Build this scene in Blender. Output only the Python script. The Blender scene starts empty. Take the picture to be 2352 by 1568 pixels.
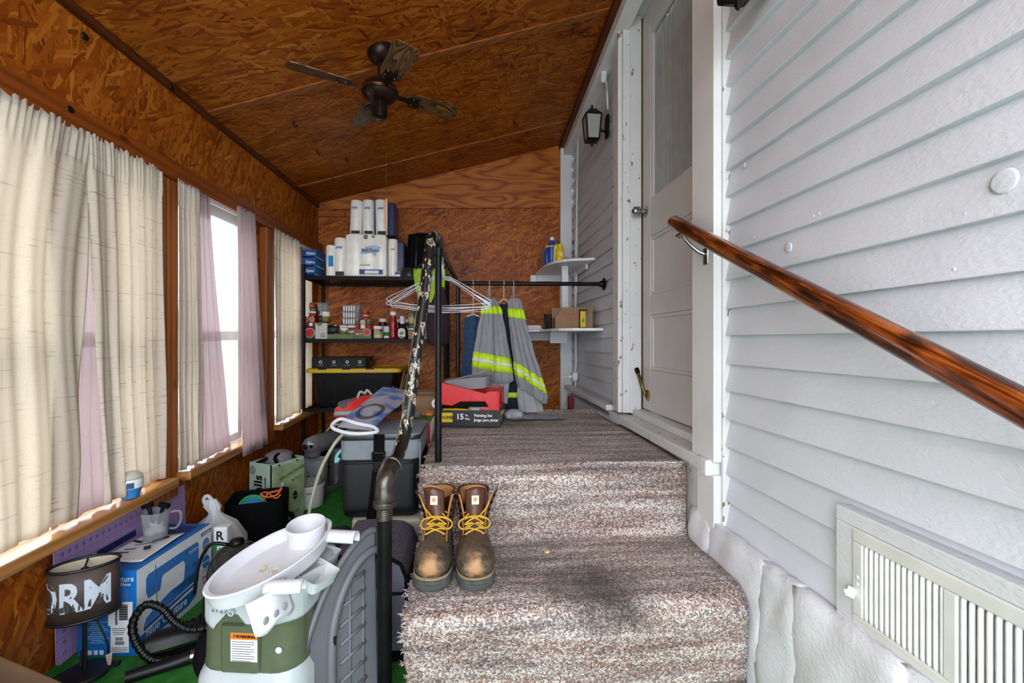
import bpy, math, random
from mathutils import Vector, Matrix
random.seed(7)
S = bpy.context.scene
COL = S.collection
PI = math.pi

# ------------------------------------------------------------------ camera
cd = bpy.data.cameras.new('camera'); cam = bpy.data.objects.new('camera', cd); COL.objects.link(cam)
cd.sensor_width = 36.0; cd.lens = 36.0 * 1045.0 / 2352.0; cd.clip_start = 0.02; cd.clip_end = 200
cd.shift_y = -2.0 / 2352.0
cam.location = (0, 0, 1.0)
cam.rotation_euler = (PI / 2, 0, -math.atan(91 / 1045.0))
S.camera = cam

# ------------------------------------------------------------------ overcast daylight
W = bpy.data.worlds.new('overcast_sky'); S.world = W; W.use_nodes = True
bg = W.node_tree.nodes['Background']
bg.inputs['Color'].default_value = (0.86, 0.93, 1.0, 1); bg.inputs['Strength'].default_value = 2.6
sun_d = bpy.data.lights.new('sun', 'SUN'); sun_d.energy = 2.2; sun_d.angle = math.radians(70); sun_d.color = (1, 0.98, 0.96)
sun = bpy.data.objects.new('sun', sun_d); COL.objects.link(sun)
sun.rotation_euler = (math.radians(55), 0, math.radians(-68))
S.view_settings.view_transform = 'Standard'; S.view_settings.look = 'None'
S.view_settings.gamma = 1.0; S.view_settings.use_curve_mapping = False
S.view_settings.exposure = 1.45
S.cycles.max_bounces = 6; S.cycles.diffuse_bounces = 3; S.cycles.glossy_bounces = 3; S.cycles.transparent_max_bounces = 10; S.cycles.adaptive_threshold = 0.07
S.cycles.transmission_bounces = 5; S.cycles.sample_clamp_indirect = 8.0
S.cycles.use_denoising = True

# ------------------------------------------------------------------ mesh builder
def V(*a): return Vector(a)

class MB:
    def __init__(s): s.v = []; s.f = []
    def add(s, vs, fs):
        o = len(s.v); s.v += [Vector(p) for p in vs]; s.f += [tuple(i + o for i in f) for f in fs]; return s
    def box(s, x0, x1, y0, y1, z0, z1):
        return s.add([(x0,y0,z0),(x1,y0,z0),(x1,y1,z0),(x0,y1,z0),(x0,y0,z1),(x1,y0,z1),(x1,y1,z1),(x0,y1,z1)],
                     [(0,3,2,1),(4,5,6,7),(0,1,5,4),(1,2,6,5),(2,3,7,6),(3,0,4,7)])
    def hexa(s, p):   # 8 points, bottom ring then top ring
        return s.add(p, [(0,3,2,1),(4,5,6,7),(0,1,5,4),(1,2,6,5),(2,3,7,6),(3,0,4,7)])
    def obox(s, c, size, R=None):
        hx, hy, hz = size[0]/2, size[1]/2, size[2]/2
        m = MB().box(-hx,hx,-hy,hy,-hz,hz)
        R = R or Matrix.Identity(3); c = Vector(c)
        return s.add([c + R @ p for p in m.v], m.f)
    def tube(s, pts, r, n=10, closed=False, caps=True):
        pts = [Vector(p) for p in pts]; k = len(pts)
        rs = r if isinstance(r, (list, tuple)) else [r]*k
        vs = []; fs = []; up = None
        for i, p in enumerate(pts):
            if closed: t = pts[(i+1) % k] - pts[i-1]
            else: t = pts[min(i+1,k-1)] - pts[max(i-1,0)]
            if t.length < 1e-9: t = Vector((0,0,1))
            t.normalize()
            if up is None:
                up = Vector((0,0,1)) if abs(t.z) < .9 else Vector((1,0,0))
            a = up - t*up.dot(t)
            if a.length < 1e-6: a = t.orthogonal()
            a.normalize(); b = t.cross(a); up = a
            for j in range(n):
                w = 2*PI*j/n; vs.append(p + (a*math.cos(w) + b*math.sin(w))*rs[i])
        m = k if closed else k-1
        for i in range(m):
            for j in range(n):
                i2 = (i+1) % k; j2 = (j+1) % n
                fs.append((i*n+j, i*n+j2, i2*n+j2, i2*n+j))
        if caps and not closed:
            fs.append(tuple(range(n-1,-1,-1))); fs.append(tuple((k-1)*n+j for j in range(n)))
        return s.add(vs, fs)
    def cyl(s, p0, p1, r0, r1=None, n=16): return s.tube([p0,p1], [r0, r0 if r1 is None else r1], n)
    def lathe(s, prof, n=20, c=(0,0,0), sx=1, sy=1, cap=True):
        vs = []; fs = []; k = len(prof)
        for r, z in prof:
            for j in range(n):
                w = 2*PI*j/n; vs.append((c[0]+r*sx*math.cos(w), c[1]+r*sy*math.sin(w), c[2]+z))
        for i in range(k-1):
            for j in range(n):
                j2 = (j+1) % n; fs.append((i*n+j, i*n+j2, (i+1)*n+j2, (i+1)*n+j))
        if cap:
            fs.append(tuple(range(n-1,-1,-1))); fs.append(tuple((k-1)*n+j for j in range(n)))
        return s.add(vs, fs)
    def prism(s, poly, o, u, v, d):
        """polygon (2-D, counter-clockwise seen against d) in frame o,u,v pushed along d"""
        o, u, v, d = Vector(o), Vector(u), Vector(v), Vector(d); n = len(poly)
        a = [o + u*x + v*y for x, y in poly]
        return s.add(a + [p + d for p in a], [tuple(range(n-1,-1,-1)), tuple(range(n,2*n))] + [(i,(i+1)%n,n+(i+1)%n,n+i) for i in range(n)])
    def grid(s, fn, nu, nv, cu=False):
        vs = []; fs = []
        for j in range(nv+1):
            for i in range(nu if cu else nu+1): vs.append(fn(i/nu, j/nv))
        w = nu if cu else nu+1
        for j in range(nv):
            for i in range(nu):
                i2 = (i+1) % w
                fs.append((j*w+i, j*w+i2, (j+1)*w+i2, (j+1)*w+i))
        return s.add(vs, fs)
    def rings(s, rings, cap=True):
        n = len(rings[0]); vs = [p for r in rings for p in r]; fs = []
        for i in range(len(rings)-1):
            for j in range(n):
                j2 = (j+1) % n; fs.append((i*n+j, i*n+j2, (i+1)*n+j2, (i+1)*n+j))
        if cap: fs.append(tuple(range(n-1,-1,-1))); fs.append(tuple((len(rings)-1)*n+j for j in range(n)))
        return s.add(vs, fs)
    def ball(s, c, r, n=12, m=8, sc=(1,1,1)):
        c = Vector(c)
        pr = [(math.sin(PI*(i+.02*(i==0)-.02*(i==m))/m)*r, -math.cos(PI*i/m)*r) for i in range(m+1)]
        q = MB().lathe(pr, n)
        return s.add([c + Vector((p.x*sc[0], p.y*sc[1], p.z*sc[2])) for p in q.v], q.f)
    def xf(s, M):
        s.v = [M @ p for p in s.v]; return s
    def build(s, name, mat, parent=None, world=False, smooth=False, bevel=0, solid=0, sub=0, seg=2, label=None, kind=None, off=1):
        vs = s.v
        if world and parent is not None:
            r = parent
            while r.parent: r = r.parent
            inv = ROOT.get(r.name, Matrix.Identity(4)).inverted(); vs = [inv @ p for p in vs]
        me = bpy.data.meshes.new(name); me.from_pydata([tuple(p) for p in vs], [], s.f); me.update()
        if smooth:
            if smooth is True: me.polygons.foreach_set('use_smooth', [True]*len(me.polygons))
            else:
                me.polygons.foreach_set('use_smooth', [True]*len(me.polygons)); me.set_sharp_from_angle(angle=math.radians(smooth))
        o = bpy.data.objects.new(name, me); COL.objects.link(o)
        if mat is not None: me.materials.append(mat)
        if parent is not None: o.parent = parent
        if bevel:
            m = o.modifiers.new('bevel', 'BEVEL'); m.width = bevel; m.segments = seg; m.limit_method = 'ANGLE'; m.angle_limit = math.radians(35)
            m.harden_normals = False
        if solid:
            m = o.modifiers.new('solid', 'SOLIDIFY'); m.thickness = solid; m.offset = off
        if sub:
            m = o.modifiers.new('sub', 'SUBSURF'); m.levels = sub; m.render_levels = sub
        if label: o['label'] = label
        if kind: o['kind'] = kind
        return o

ROOT = {}
def thing(name, label, cat, loc=(0,0,0), rz=0, group=None):
    o = bpy.data.objects.new(name, None); COL.objects.link(o); o.empty_display_size = .05
    o.location = loc; o.rotation_euler = (0,0,rz); o['label'] = label; o['category'] = cat
    if group: o['group'] = group
    ROOT[o.name] = Matrix.Translation(loc) @ Matrix.Rotation(rz, 4, 'Z')
    return o
def struct(name, label=None):
    o = bpy.data.objects.new(name, None); COL.objects.link(o); o['kind'] = 'structure'
    if label: o['label'] = label
    return o
def tag(o, label, cat, group=None, loc=None, rz=None):
    o['label'] = label; o['category'] = cat
    if group: o['group'] = group
    if loc: o.location = loc
    if rz is not None: o.rotation_euler = (0,0,rz)
    return o
def copy_tree(o, parent=None):
    c = o.copy(); COL.objects.link(c); c.parent = parent
    for ch in list(o.children): copy_tree(ch, c)
    return c
def dup(root, loc, rz, label, group=None):
    c = copy_tree(root); c.location = loc; c.rotation_euler = (0,0,rz); c['label'] = label
    if group: c['group'] = group
    return c
def catmull(pts, n=8, closed=False):
    pts = [Vector(p) for p in pts]; k = len(pts); out = []
    rng = range(k) if closed else range(k-1)
    for i in rng:
        p1, p2 = pts[i], pts[(i+1) % k]
        p0 = pts[i-1] if (closed or i > 0) else p1*2-p2
        p3 = pts[(i+2) % k] if (closed or i+2 < k) else p2*2-p1
        for j in range(n):
            t = j/n
            out.append(.5*((2*p1) + (p2-p0)*t + (2*p0-5*p1+4*p2-p3)*t*t + (3*p1-p0-3*p2+p3)*t**3))
    if not closed: out.append(pts[-1])
    return out
def rrect(w, h, r, n=4):
    out = []
    for cx, cy, a in ((w/2-r,h/2-r,0),(-w/2+r,h/2-r,90),(-w/2+r,-h/2+r,180),(w/2-r,-h/2+r,270)):
        for i in range(n+1):
            t = math.radians(a + 90*i/n); out.append((cx+r*math.cos(t), cy+r*math.sin(t)))
    return out
_tc = {}
def textmesh(txt, size, ext=.0003, bold=0):
    k = (txt, size, ext, bold)
    if k not in _tc:
        c = bpy.data.curves.new('lettering', 'FONT'); c.body = txt; c.size = size; c.extrude = ext; c.resolution_u = 3
        c.align_x = 'CENTER'; c.align_y = 'CENTER'
        if bold: c.offset = bold
        o = bpy.data.objects.new('lettering', c); COL.objects.link(o)
        me = bpy.data.meshes.new_from_object(o); bpy.data.objects.remove(o); bpy.data.curves.remove(c)
        _tc[k] = me
    return _tc[k]
def text(txt, size, o, u, v, mat, parent, squash=1.0, bold=0, name='lettering', world=True, ext=.0003):
    """flat lettering centred at o, reading along u with up v"""
    me = textmesh(txt, size, ext, bold)
    u = Vector(u).normalized(); v = Vector(v).normalized(); w = u.cross(v); o = Vector(o)
    m = MB(); m.add([o + u*p.co.x*squash + v*p.co.y + w*p.co.z for p in me.vertices], [tuple(f.vertices) for f in me.polygons])
    return m.build(name, mat, parent, world=world)
def decal(o, u, v, w, h, mat, parent, name='print', world=True, t=.0006):
    u = Vector(u).normalized(); v = Vector(v).normalized(); n = u.cross(v); o = Vector(o)
    m = MB().prism([(-w/2,-h/2),(w/2,-h/2),(w/2,h/2),(-w/2,h/2)], o - n*t*.5, u, v, n*t)
    return m.build(name, mat, parent, world=world)
def blob(poly, o, u, v, mat, parent, name='print', world=True, t=.0006):
    u = Vector(u).normalized(); v = Vector(v).normalized(); n = u.cross(v)
    return MB().prism(poly, Vector(o) - n*t*.5, u, v, n*t).build(name, mat, parent, world=world)
def ell(a, b, n=20): return [(a*math.cos(2*PI*i/n), b*math.sin(2*PI*i/n)) for i in range(n)]

# ------------------------------------------------------------------ materials
class NT:
    def __init__(s, name):
        s.m = bpy.data.materials.new(name); s.m.use_nodes = True; s.t = s.m.node_tree
        s.n = s.t.nodes; s.p = s.n['Principled BSDF']; s.out = s.n['Material Output']
    def nd(s, typ, **k):
        n = s.n.new('ShaderNode'+typ)
        for a, b in k.items(): setattr(n, a, b)
        return n
    def l(s, a, b): s.t.links.new(a, b); return s
    def val(s, n, i, x):
        if hasattr(x, 'is_output') or hasattr(x, 'links'): s.l(x, n.inputs[i])
        else: n.inputs[i].default_value = x
    def math(s, op, a, b=0.0, c=None, clamp=False):
        n = s.nd('Math', operation=op, use_clamp=clamp); s.val(n,0,a); s.val(n,1,b)
        if c is not None: s.val(n,2,c)
        return n.outputs[0]
    def obj(s): return s.nd('TexCoord').outputs['Object']
    def mapv(s, vec, scale=(1,1,1), rot=(0,0,0), loc=(0,0,0)):
        n = s.nd('Mapping'); s.l(vec, n.inputs['Vector']); n.inputs['Scale'].default_value = scale
        n.inputs['Rotation'].default_value = rot; n.inputs['Location'].default_value = loc
        return n.outputs[0]
    def noise(s, vec, scale, detail=2, rough=.5, dist=0):
        n = s.nd('TexNoise'); s.l(vec, n.inputs['Vector']); n.inputs['Scale'].default_value = scale
        n.inputs['Detail'].default_value = detail; n.inputs['Roughness'].default_value = rough; n.inputs['Distortion'].default_value = dist
        return n
    def voro(s, vec, scale, feature='F1', rnd=1.0):
        n = s.nd('TexVoronoi', feature=feature); s.l(vec, n.inputs['Vector']); n.inputs['Scale'].default_value = scale
        n.inputs['Randomness'].default_value = rnd
        return n
    def ramp(s, fac, stops, interp='LINEAR'):
        n = s.nd('ValToRGB'); n.color_ramp.interpolation = interp; e = n.color_ramp.elements
        while len(e) < len(stops): e.new(.5)
        for i, (p, c) in enumerate(stops): e[i].position = p; e[i].color = tuple(c)+(1,) if len(c) == 3 else c
        s.l(fac, n.inputs['Fac']); return n.outputs['Color']
    def mix(s, f, a, b, blend='MIX'):
        n = s.nd('Mix', data_type='RGBA', blend_type=blend)
        s.val(n, 0, f)
        for i, x in ((6,a),(7,b)):
            if isinstance(x, tuple): n.inputs[i].default_value = x if len(x) == 4 else x+(1,)
            else: s.l(x, n.inputs[i])
        return n.outputs[2]
    def bump(s, h, strength=.3, dist=.002):
        n = s.nd('Bump'); s.l(h, n.inputs['Height']); n.inputs['Strength'].default_value = strength; n.inputs['Distance'].default_value = dist
        s.l(n.outputs[0], s.p.inputs['Normal']); return s
    def col(s, c):
        if isinstance(c, tuple): s.p.inputs['Base Color'].default_value = c if len(c) == 4 else c+(1,)
        else: s.l(c, s.p.inputs['Base Color'])
        return s
    def set(s, rough=.5, metal=0, spec=.5, coat=0, sheen=0):
        s.p.inputs['Roughness'].default_value = rough; s.p.inputs['Metallic'].default_value = metal
        s.p.inputs['Specular IOR Level'].default_value = spec; s.p.inputs['Coat Weight'].default_value = coat
        s.p.inputs['Sheen Weight'].default_value = sheen
        return s
def lin(r, g, b):
    f = lambda c: (c/255/12.92) if c <= 10 else ((c/255+.055)/1.055)**2.4
    return (f(r), f(g), f(b))
_mc = {}
def M(name, rgb=None, rough=.5, metal=0, spec=.5, var=.12, scale=30, bump=0, coat=0, sheen=0, bscale=None):
    """plain coloured surface with slight procedural mottling"""
    if name in _mc: return _mc[name]
    t = NT(name); c = lin(*rgb); v = t.obj()
    n = t.noise(v, scale, 1)
    lo = tuple(x*(1-var) for x in c); hi = tuple(min(1, x*(1+var)) for x in c)
    t.col(t.ramp(n.outputs['Fac'], [(.3, lo), (.7, hi)])); t.set(rough, metal, spec, coat, sheen)
    if bump: t.bump(t.noise(v, bscale or scale*3, 1).outputs['Fac'], bump, .002)
    _mc[name] = t.m; return t.m
def clear(name, rgb, alpha=.3, rough=.15):
    """thin see-through plastic or glass: mostly transparent with a glossy surface"""
    if name in _mc: return _mc[name]
    t = NT(name); c = lin(*rgb)
    tr = t.nd('BsdfTransparent'); tr.inputs[0].default_value = tuple(.5+.5*x for x in c)+(1,)
    t.col(c); t.set(rough)
    mx = t.nd('MixShader'); lw = t.nd('LayerWeight'); lw.inputs['Blend'].default_value = .25
    f = t.math('ADD', t.math('MULTIPLY', lw.outputs['Facing'], .45), alpha, clamp=True)
    t.l(f, mx.inputs[0]); t.l(tr.outputs[0], mx.inputs[1]); t.l(t.p.outputs[0], mx.inputs[2]); t.l(mx.outputs[0], t.out.inputs[0])
    _mc[name] = t.m; return t.m

def osb(name, axis, along, dark=1.0):
    """oriented strand board; axis = plane normal, along = angle of the main strand direction in that plane"""
    t = NT(name); v = t.obj(); sx = t.nd('SeparateXYZ'); t.l(v, sx.inputs[0]); cx = t.nd('CombineXYZ')
    i0, i1 = {'x':(1,2),'y':(0,2),'z':(0,1)}[axis]
    t.l(sx.outputs[i0], cx.inputs[0]); t.l(sx.outputs[i1], cx.inputs[1])
    warp = t.nd('TexNoise', noise_dimensions='2D'); t.l(cx.outputs[0], warp.inputs['Vector']); warp.inputs['Scale'].default_value = 16; warp.inputs['Detail'].default_value = 1
    sub = t.nd('VectorMath', operation='MULTIPLY_ADD'); t.l(warp.outputs['Color'], sub.inputs[0])
    sub.inputs[1].default_value = (.010,.010,.0); t.l(cx.outputs[0], sub.inputs[2])
    val = None; pr = None
    for i, (a, lo, ac) in enumerate(((0,9,70),(24,12,85),(-30,11,75),(68,17,90))):
        rt = t.nd('Mapping', vector_type='TEXTURE'); t.l(sub.outputs[0], rt.inputs['Vector']); rt.inputs['Rotation'].default_value = (0,0,math.radians(along + a))
        rt.inputs['Scale'].default_value = (1/lo,1/ac,1); rt.inputs['Location'].default_value = (i*3.7,i*1.3,0)
        vo = t.nd('TexVoronoi', voronoi_dimensions='2D'); t.l(rt.outputs[0], vo.inputs['Vector']); vo.inputs['Scale'].default_value = 1
        sp = t.nd('SeparateColor'); t.l(vo.outputs['Color'], sp.inputs[0])
        p_ = t.math('SUBTRACT', sp.outputs[1], .05*i)
        if val is None: val, pr = sp.outputs[0], p_
        else:
            g = t.math('GREATER_THAN', p_, pr); d = t.math('SUBTRACT', sp.outputs[0], val)
            val = t.math('MULTIPLY_ADD', d, g, val); pr = t.math('MAXIMUM', pr, p_)
    big = t.noise(v, 2.2, 1).outputs['Fac']
    x = t.math('MULTIPLY_ADD', val, .55, t.math('MULTIPLY', big, .42))
    k = dark
    c = t.ramp(x, [(.14, (.12*k,.018*k,.001*k)), (.34, (.30*k,.062*k,.003*k)), (.56, (.43*k,.105*k,.006*k)), (.74, (.53*k,.16*k,.015*k)), (.92, (.72*k,.30*k,.06*k))])
    t.col(c); t.set(.5, spec=.3)
    return t.m
def wood(name, rgb, axis='z', rough=.4, contrast=.5, scale=1.0, ring=14, coat=0, knots=True):
    """sawn softwood, grain running along the given axis"""
    if name in _mc: return _mc[name]
    t = NT(name); v = t.obj(); s_ = {'x':(.9,ring,ring),'y':(ring,.9,ring),'z':(ring,ring,.9)}[axis]
    m = t.mapv(v, scale=tuple(q*scale for q in s_)); n = t.noise(m, 2.0, 2, .6, 1.2)
    w = t.nd('TexWave', wave_type='RINGS', bands_direction=axis.upper()); t.l(t.mapv(v, scale=tuple((.5 if q < 1 else q*.6)*scale for q in s_)), w.inputs['Vector'])
    w.inputs['Scale'].default_value = 1.2; w.inputs['Distortion'].default_value = 5; w.inputs['Detail'].default_value = 2; w.inputs['Detail Scale'].default_value = .8
    f = t.math('MULTIPLY_ADD', n.outputs['Fac'], .6, t.math('MULTIPLY', w.outputs['Fac'], .4))
    c = lin(*rgb); lo = tuple(x*(1-contrast) for x in c); hi = tuple(min(1, x*(1+contrast*.6)) for x in c)
    cc = t.ramp(f, [(.2, lo), (.55, c), (.85, hi)])
    if knots:
        kn = t.voro(t.mapv(v, scale=tuple((3 if q < 1 else 7) for q in s_)), 1.0)
        cc = t.mix(t.ramp(kn.outputs['Distance'], [(.04, (1,1,1)), (.11, (0,0,0))]), cc, tuple(x*.12 for x in c))
    t.col(cc); t.set(rough, spec=.4, coat=coat); _mc[name] = t.m; return t.m
# ------------------------------------------------------------------ shared materials
OSB_L = osb('osb_wall', 'x', 62, .84); OSB_B = osb('osb_back', 'y', 20, .86); OSB_C = osb('osb_ceiling', 'z', 4, .84)
PINE = wood('pine_stud', (158,84,26), 'z', .45, .45, coat=.1); PINE_Y = wood('pine_beam', (140,68,16), 'y', .45, .4, coat=.1)
PINE_TRIM = wood('pine_dark_trim', (84,38,12), 'y', .45, .4); PINE_X = wood('pine_batten', (150,84,34), 'x', .5, .35, knots=False)
SILLW = wood('pine_sill', (176,120,66), 'y', .3, .4, coat=.3)
def plywood():
    t = NT('plywood'); v = t.obj(); w = t.math('PINGPONG', t.math('MULTIPLY', t.noise(t.mapv(v, scale=(1.3,1,6.5)), 1.0, 2, .45).outputs['Fac'], 18.0), 1.0)
    n = t.noise(t.mapv(v, scale=(2,2,40)), 2, 3).outputs['Fac']; f = t.math('MULTIPLY_ADD', n, .4, t.math('MULTIPLY', w, .6))
    t.col(t.ramp(f, [(.12, lin(112,50,10)), (.45, lin(170,92,32)), (.85, lin(190,112,44))])); t.set(.5, spec=.35); t.bump(f, .1); return t.m
PLY = plywood()
def paint_white(name, rgb, peel=.0, bumps=.25, along='y'):
    t = NT(name); v = t.obj(); c = lin(*rgb)
    n = t.noise(v, 6, 1); br = t.noise(t.mapv(v, scale={'y':(60,4,60),'z':(60,60,4)}[along]), 1.5, 1); lump = t.noise(v, 40, 2)
    base = t.ramp(n.outputs['Fac'], [(.3, tuple(x*.93 for x in c)), (.7, c)])
    if peel:
        pm = t.noise(t.mapv(v, scale=(9,9,5)), 3, 3, .7)
        base = t.mix(t.ramp(pm.outputs['Fac'], [(.70-peel*.1, (0,0,0)), (.715-peel*.1, (1,1,1))]), base, lin(132,104,80))
    t.col(base); t.set(.42, spec=.4)
    h = t.noise(t.mapv(v, scale={'y':(1,.5,1),'z':(1,1,.5)}[along]), 150, 2, .6).outputs['Fac']
    t.bump(h, bumps, .004); return t.m
CLAP = paint_white('painted_clapboard', (214,218,227), bumps=.42); TRIMW = paint_white('painted_trim', (228,229,230), along='z', bumps=.15)
PEEL = paint_white('peeling_painted_trim', (222,223,224), peel=.55, along='z'); STONE = paint_white('painted_stone', (218,220,226), bumps=.6)
SILLP = paint_white('worn_painted_sill', (216,217,216), peel=.6)
DOORW = paint_white('door_paint', (205,203,202), along='z', bumps=.08)
WHITE = M('white_enamel', (226,227,230), .35, var=.03); OFFW = M('off_white_plastic', (214,214,212), .4, var=.03)
def carpet():
    t = NT('looped_carpet'); v = t.obj()
    row = t.noise(t.mapv(v, scale=(2.2,26,26)), 1.0, 2, .6).outputs['Fac']; loops = t.voro(t.mapv(v, scale=(1,1.15,1.15)), 215)
    tint = t.noise(t.mapv(v, scale=(3,30,30), loc=(5,3,1)), 1.0, 1).outputs['Fac']
    sp = t.nd('SeparateColor'); t.l(loops.outputs['Color'], sp.inputs[0])
    x = t.math('MULTIPLY_ADD', sp.outputs[0], .62, t.math('MULTIPLY', t.math('SUBTRACT', row, .5), 1.1)); x = t.math('ADD', x, .12)
    c = t.ramp(x, [(.0, lin(84,72,70)), (.2, lin(124,106,100)), (.4, lin(164,146,138)), (.6, lin(200,188,180)), (.9, lin(238,232,226))])
    c = t.mix(t.math('GREATER_THAN', sp.outputs[1], t.math('SUBTRACT', 1.16, t.math('MULTIPLY', tint, .5))), c, lin(150,108,92)); c = t.mix(t.math('GREATER_THAN', sp.outputs[2], t.math('ADD', .68, t.math('MULTIPLY', tint, .5))), c, lin(112,114,126))
    worn = t.noise(v, 3.0, 2, .6).outputs['Fac']; c = t.mix(t.math('MULTIPLY', t.ramp(worn, [(.5, (0,0,0)), (.75, (1,1,1))]), .35), c, lin(120,104,92))
    # spilled dark stains on the tread and by the boots
    wn = t.noise(v, 14, 2).outputs['Color']
    for (px_, py_, pz_, sc, st) in ((.36,1.36,.27,6.0,.85),(.40,1.26,.26,7.5,.8),(.26,1.32,.27,11,.55),(.13,1.46,.27,11,.5),(.22,2.55,.53,6.5,.5),(-.08,1.45,.27,9,.4)):
        d = t.nd('VectorMath', operation='DISTANCE'); wv = t.nd('VectorMath', operation='MULTIPLY_ADD'); t.l(wn, wv.inputs[0])
        wv.inputs[1].default_value = (.12,.12,.12); t.l(v, wv.inputs[2]); t.l(wv.outputs[0], d.inputs[0]); d.inputs[1].default_value = (px_+.06, py_+.06, pz_+.06)
        m = t.math('SUBTRACT', 1.0, t.math('MULTIPLY', d.outputs['Value'], sc), clamp=True); c = t.mix(t.math('MULTIPLY', m, st, clamp=True), c, lin(52,46,44))
    t.col(c); t.set(.95, spec=.1, sheen=.1)
    t.bump(t.noise(v, 330, 0).outputs['Fac'], .9, .004); return t.m
CARPET = carpet()
def turf():
    t = NT('green_turf'); v = t.obj(); a = t.noise(t.mapv(v, scale=(1,1.6,1)), 420, 2).outputs['Fac']; b = t.noise(v, 25, 3).outputs['Fac']
    x = t.math('MULTIPLY_ADD', a, .7, t.math('MULTIPLY', b, .35))
    t.col(t.ramp(x, [(.3, lin(24,84,28)), (.52, lin(52,138,52)), (.72, lin(110,184,92))])); t.set(.85, spec=.15); t.bump(a, 1.0, .006); return t.m
TURF = turf()
def linen(name, rgb, trans, slub):
    t = NT(name); v = t.obj(); c = lin(*rgb)
    h1 = t.noise(t.mapv(v, scale=(30,2.5,170)), 1.0, 1, .6).outputs['Fac']; h2 = t.noise(t.mapv(v, scale=(30,190,3)), 1.0, 1, .6).outputs['Fac']
    f = t.math('MAXIMUM', t.ramp(h1, [(.64,(0,0,0)),(.72,(1,1,1))]), t.ramp(h2, [(.70,(0,0,0)),(.78,(.7,.7,.7))]))
    cc = t.mix(t.math('MULTIPLY', f, slub), c, lin(128,92,66))
    weave = t.noise(t.mapv(v, scale=(200,260,260)), 1.0, 1).outputs['Fac']; cc = t.mix(.25, cc, t.ramp(weave, [(.3, tuple(x*.7 for x in c)), (.7, c)]))
    t.col(cc); t.set(.9, spec=.05)
    tl = t.nd('BsdfTranslucent'); t.l(cc, tl.inputs[0]); mx = t.nd('MixShader'); mx.inputs[0].default_value = trans
    t.l(t.p.outputs[0], mx.inputs[1]); t.l(tl.outputs[0], mx.inputs[2]); t.l(mx.outputs[0], t.out.inputs[0])
    return t, mx
LINEN = linen('slubbed_linen', (232,221,206), .38, .5)[0].m
def sheer():
    t, mx = linen('mauve_sheer', (188,170,170), .45, .05)
    tr = t.nd('BsdfTransparent'); tr.inputs[0].default_value = lin(232,222,226)+(1,); m2 = t.nd('MixShader'); m2.inputs[0].default_value = .25
    t.l(mx.outputs[0], m2.inputs[1]); t.l(tr.outputs[0], m2.inputs[2]); t.l(m2.outputs[0], t.out.inputs[0]); return t.m
SHEER = sheer()
GLASS = clear('window_glass', (235,240,240), .03, .03)
def chipped():
    t = NT('chipped_black_paint'); v = t.obj(); n = t.noise(t.mapv(v, scale=(1,1,.45)), 52, 5, .62).outputs['Fac']; n2 = t.noise(v, 16, 3).outputs['Fac']
    x = t.math('MULTIPLY_ADD', t.math('SUBTRACT', n2, .5), .45, n)
    m = t.ramp(x, [(.555,(0,0,0)),(.57,(1,1,1))]); core = t.ramp(x, [(.60,(0,0,0)),(.612,(1,1,1))])
    c = t.mix(m, lin(14,13,14), lin(206,196,176)); c = t.mix(core, c, lin(84,66,52)); t.col(c); t.set(.28, spec=.6); t.bump(m, .5, .002)
    return t.m
CHIP = chipped()
BLACKPIPE = M('black_iron_pipe', (22,22,24), .35, .5, spec=.4, var=.35, scale=18, bump=.1); WORNIRON = M('worn_iron', (84,78,74), .32, .85, var=.5, scale=40, bump=.15)
BLK = M('black_plastic', (14,14,16), .4, var=.15, spec=.3); BLKM = M('black_matte_cloth', (15,15,17), .9, spec=.1, var=.2, bump=.2, scale=60); CHROME = M('brushed_chrome', (168,168,168), .22, 1, var=.1)
WIRE = M('galvanized_wire', (196,200,206), .28, .8, var=.05); BRASS = M('tarnished_brass', (120,100,56), .4, .8, var=.3)
CARD = M('cardboard', (150,118,88), .8, var=.08, scale=12); CARD_D = M('cardboard_dark', (112,84,60), .8, var=.1, scale=12)
RED = M('red_plastic', (214,30,34), .4, var=.05); GREYP = M('grey_plastic', (98,98,104), .45, var=.06, scale=9); LGREYP = M('light_grey_plastic', (180,186,190), .38, var=.03)
WPLAST = M('white_plastic', (214,214,220), .38, var=.03); OLIVE = M('olive_plastic', (86,94,74), .25, var=.06); YEL = M('yellow_plastic', (206,166,30), .45, var=.06)
LIME = M('lime_fabric', (150,190,40), .7, var=.1); PRINTW = M('white_ink', (232,232,234), .5, var=.02); PRINTK = M('black_ink', (18,18,20), .5, var=.02)
BLUE = M('print_blue', (30,96,170), .4, var=.05); DBLUE = M('dark_blue_print', (24,58,120), .4, var=.05); PRED = M('print_red', (190,34,44), .45, var=.05); GRN = M('print_green', (40,120,60), .45, var=.05)
NAVY = M('navy_cloth', (30,38,54), .85, var=.15, bump=.2, scale=50); GREYINK = M('grey_ink', (120,120,126), .6, var=.05)
# ------------------------------------------------------------------ the porch shell
XL, XR, YB = -1.279, .85, 3.92
def WZ(y, z): return z + .026*(y-1.36)
def sheared(x0, x1, y0, y1, z0, z1, m=None):
    m = m or MB()
    return m.hexa([(x0,y0,WZ(y0,z0)),(x1,y0,WZ(y0,z0)),(x1,y1,WZ(y1,z0)),(x0,y1,WZ(y1,z0)),(x0,y0,WZ(y0,z1)),(x1,y0,WZ(y0,z1)),(x1,y1,WZ(y1,z1)),(x0,y1,WZ(y1,z1))])
def CZ(x, y):
    a = 2.078 + .024*(y-1.5); b = 2.70 + .084*(3.92-y)
    return a + (b-a)*(x-XL)/(.78-XL)
YF = -.95
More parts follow.
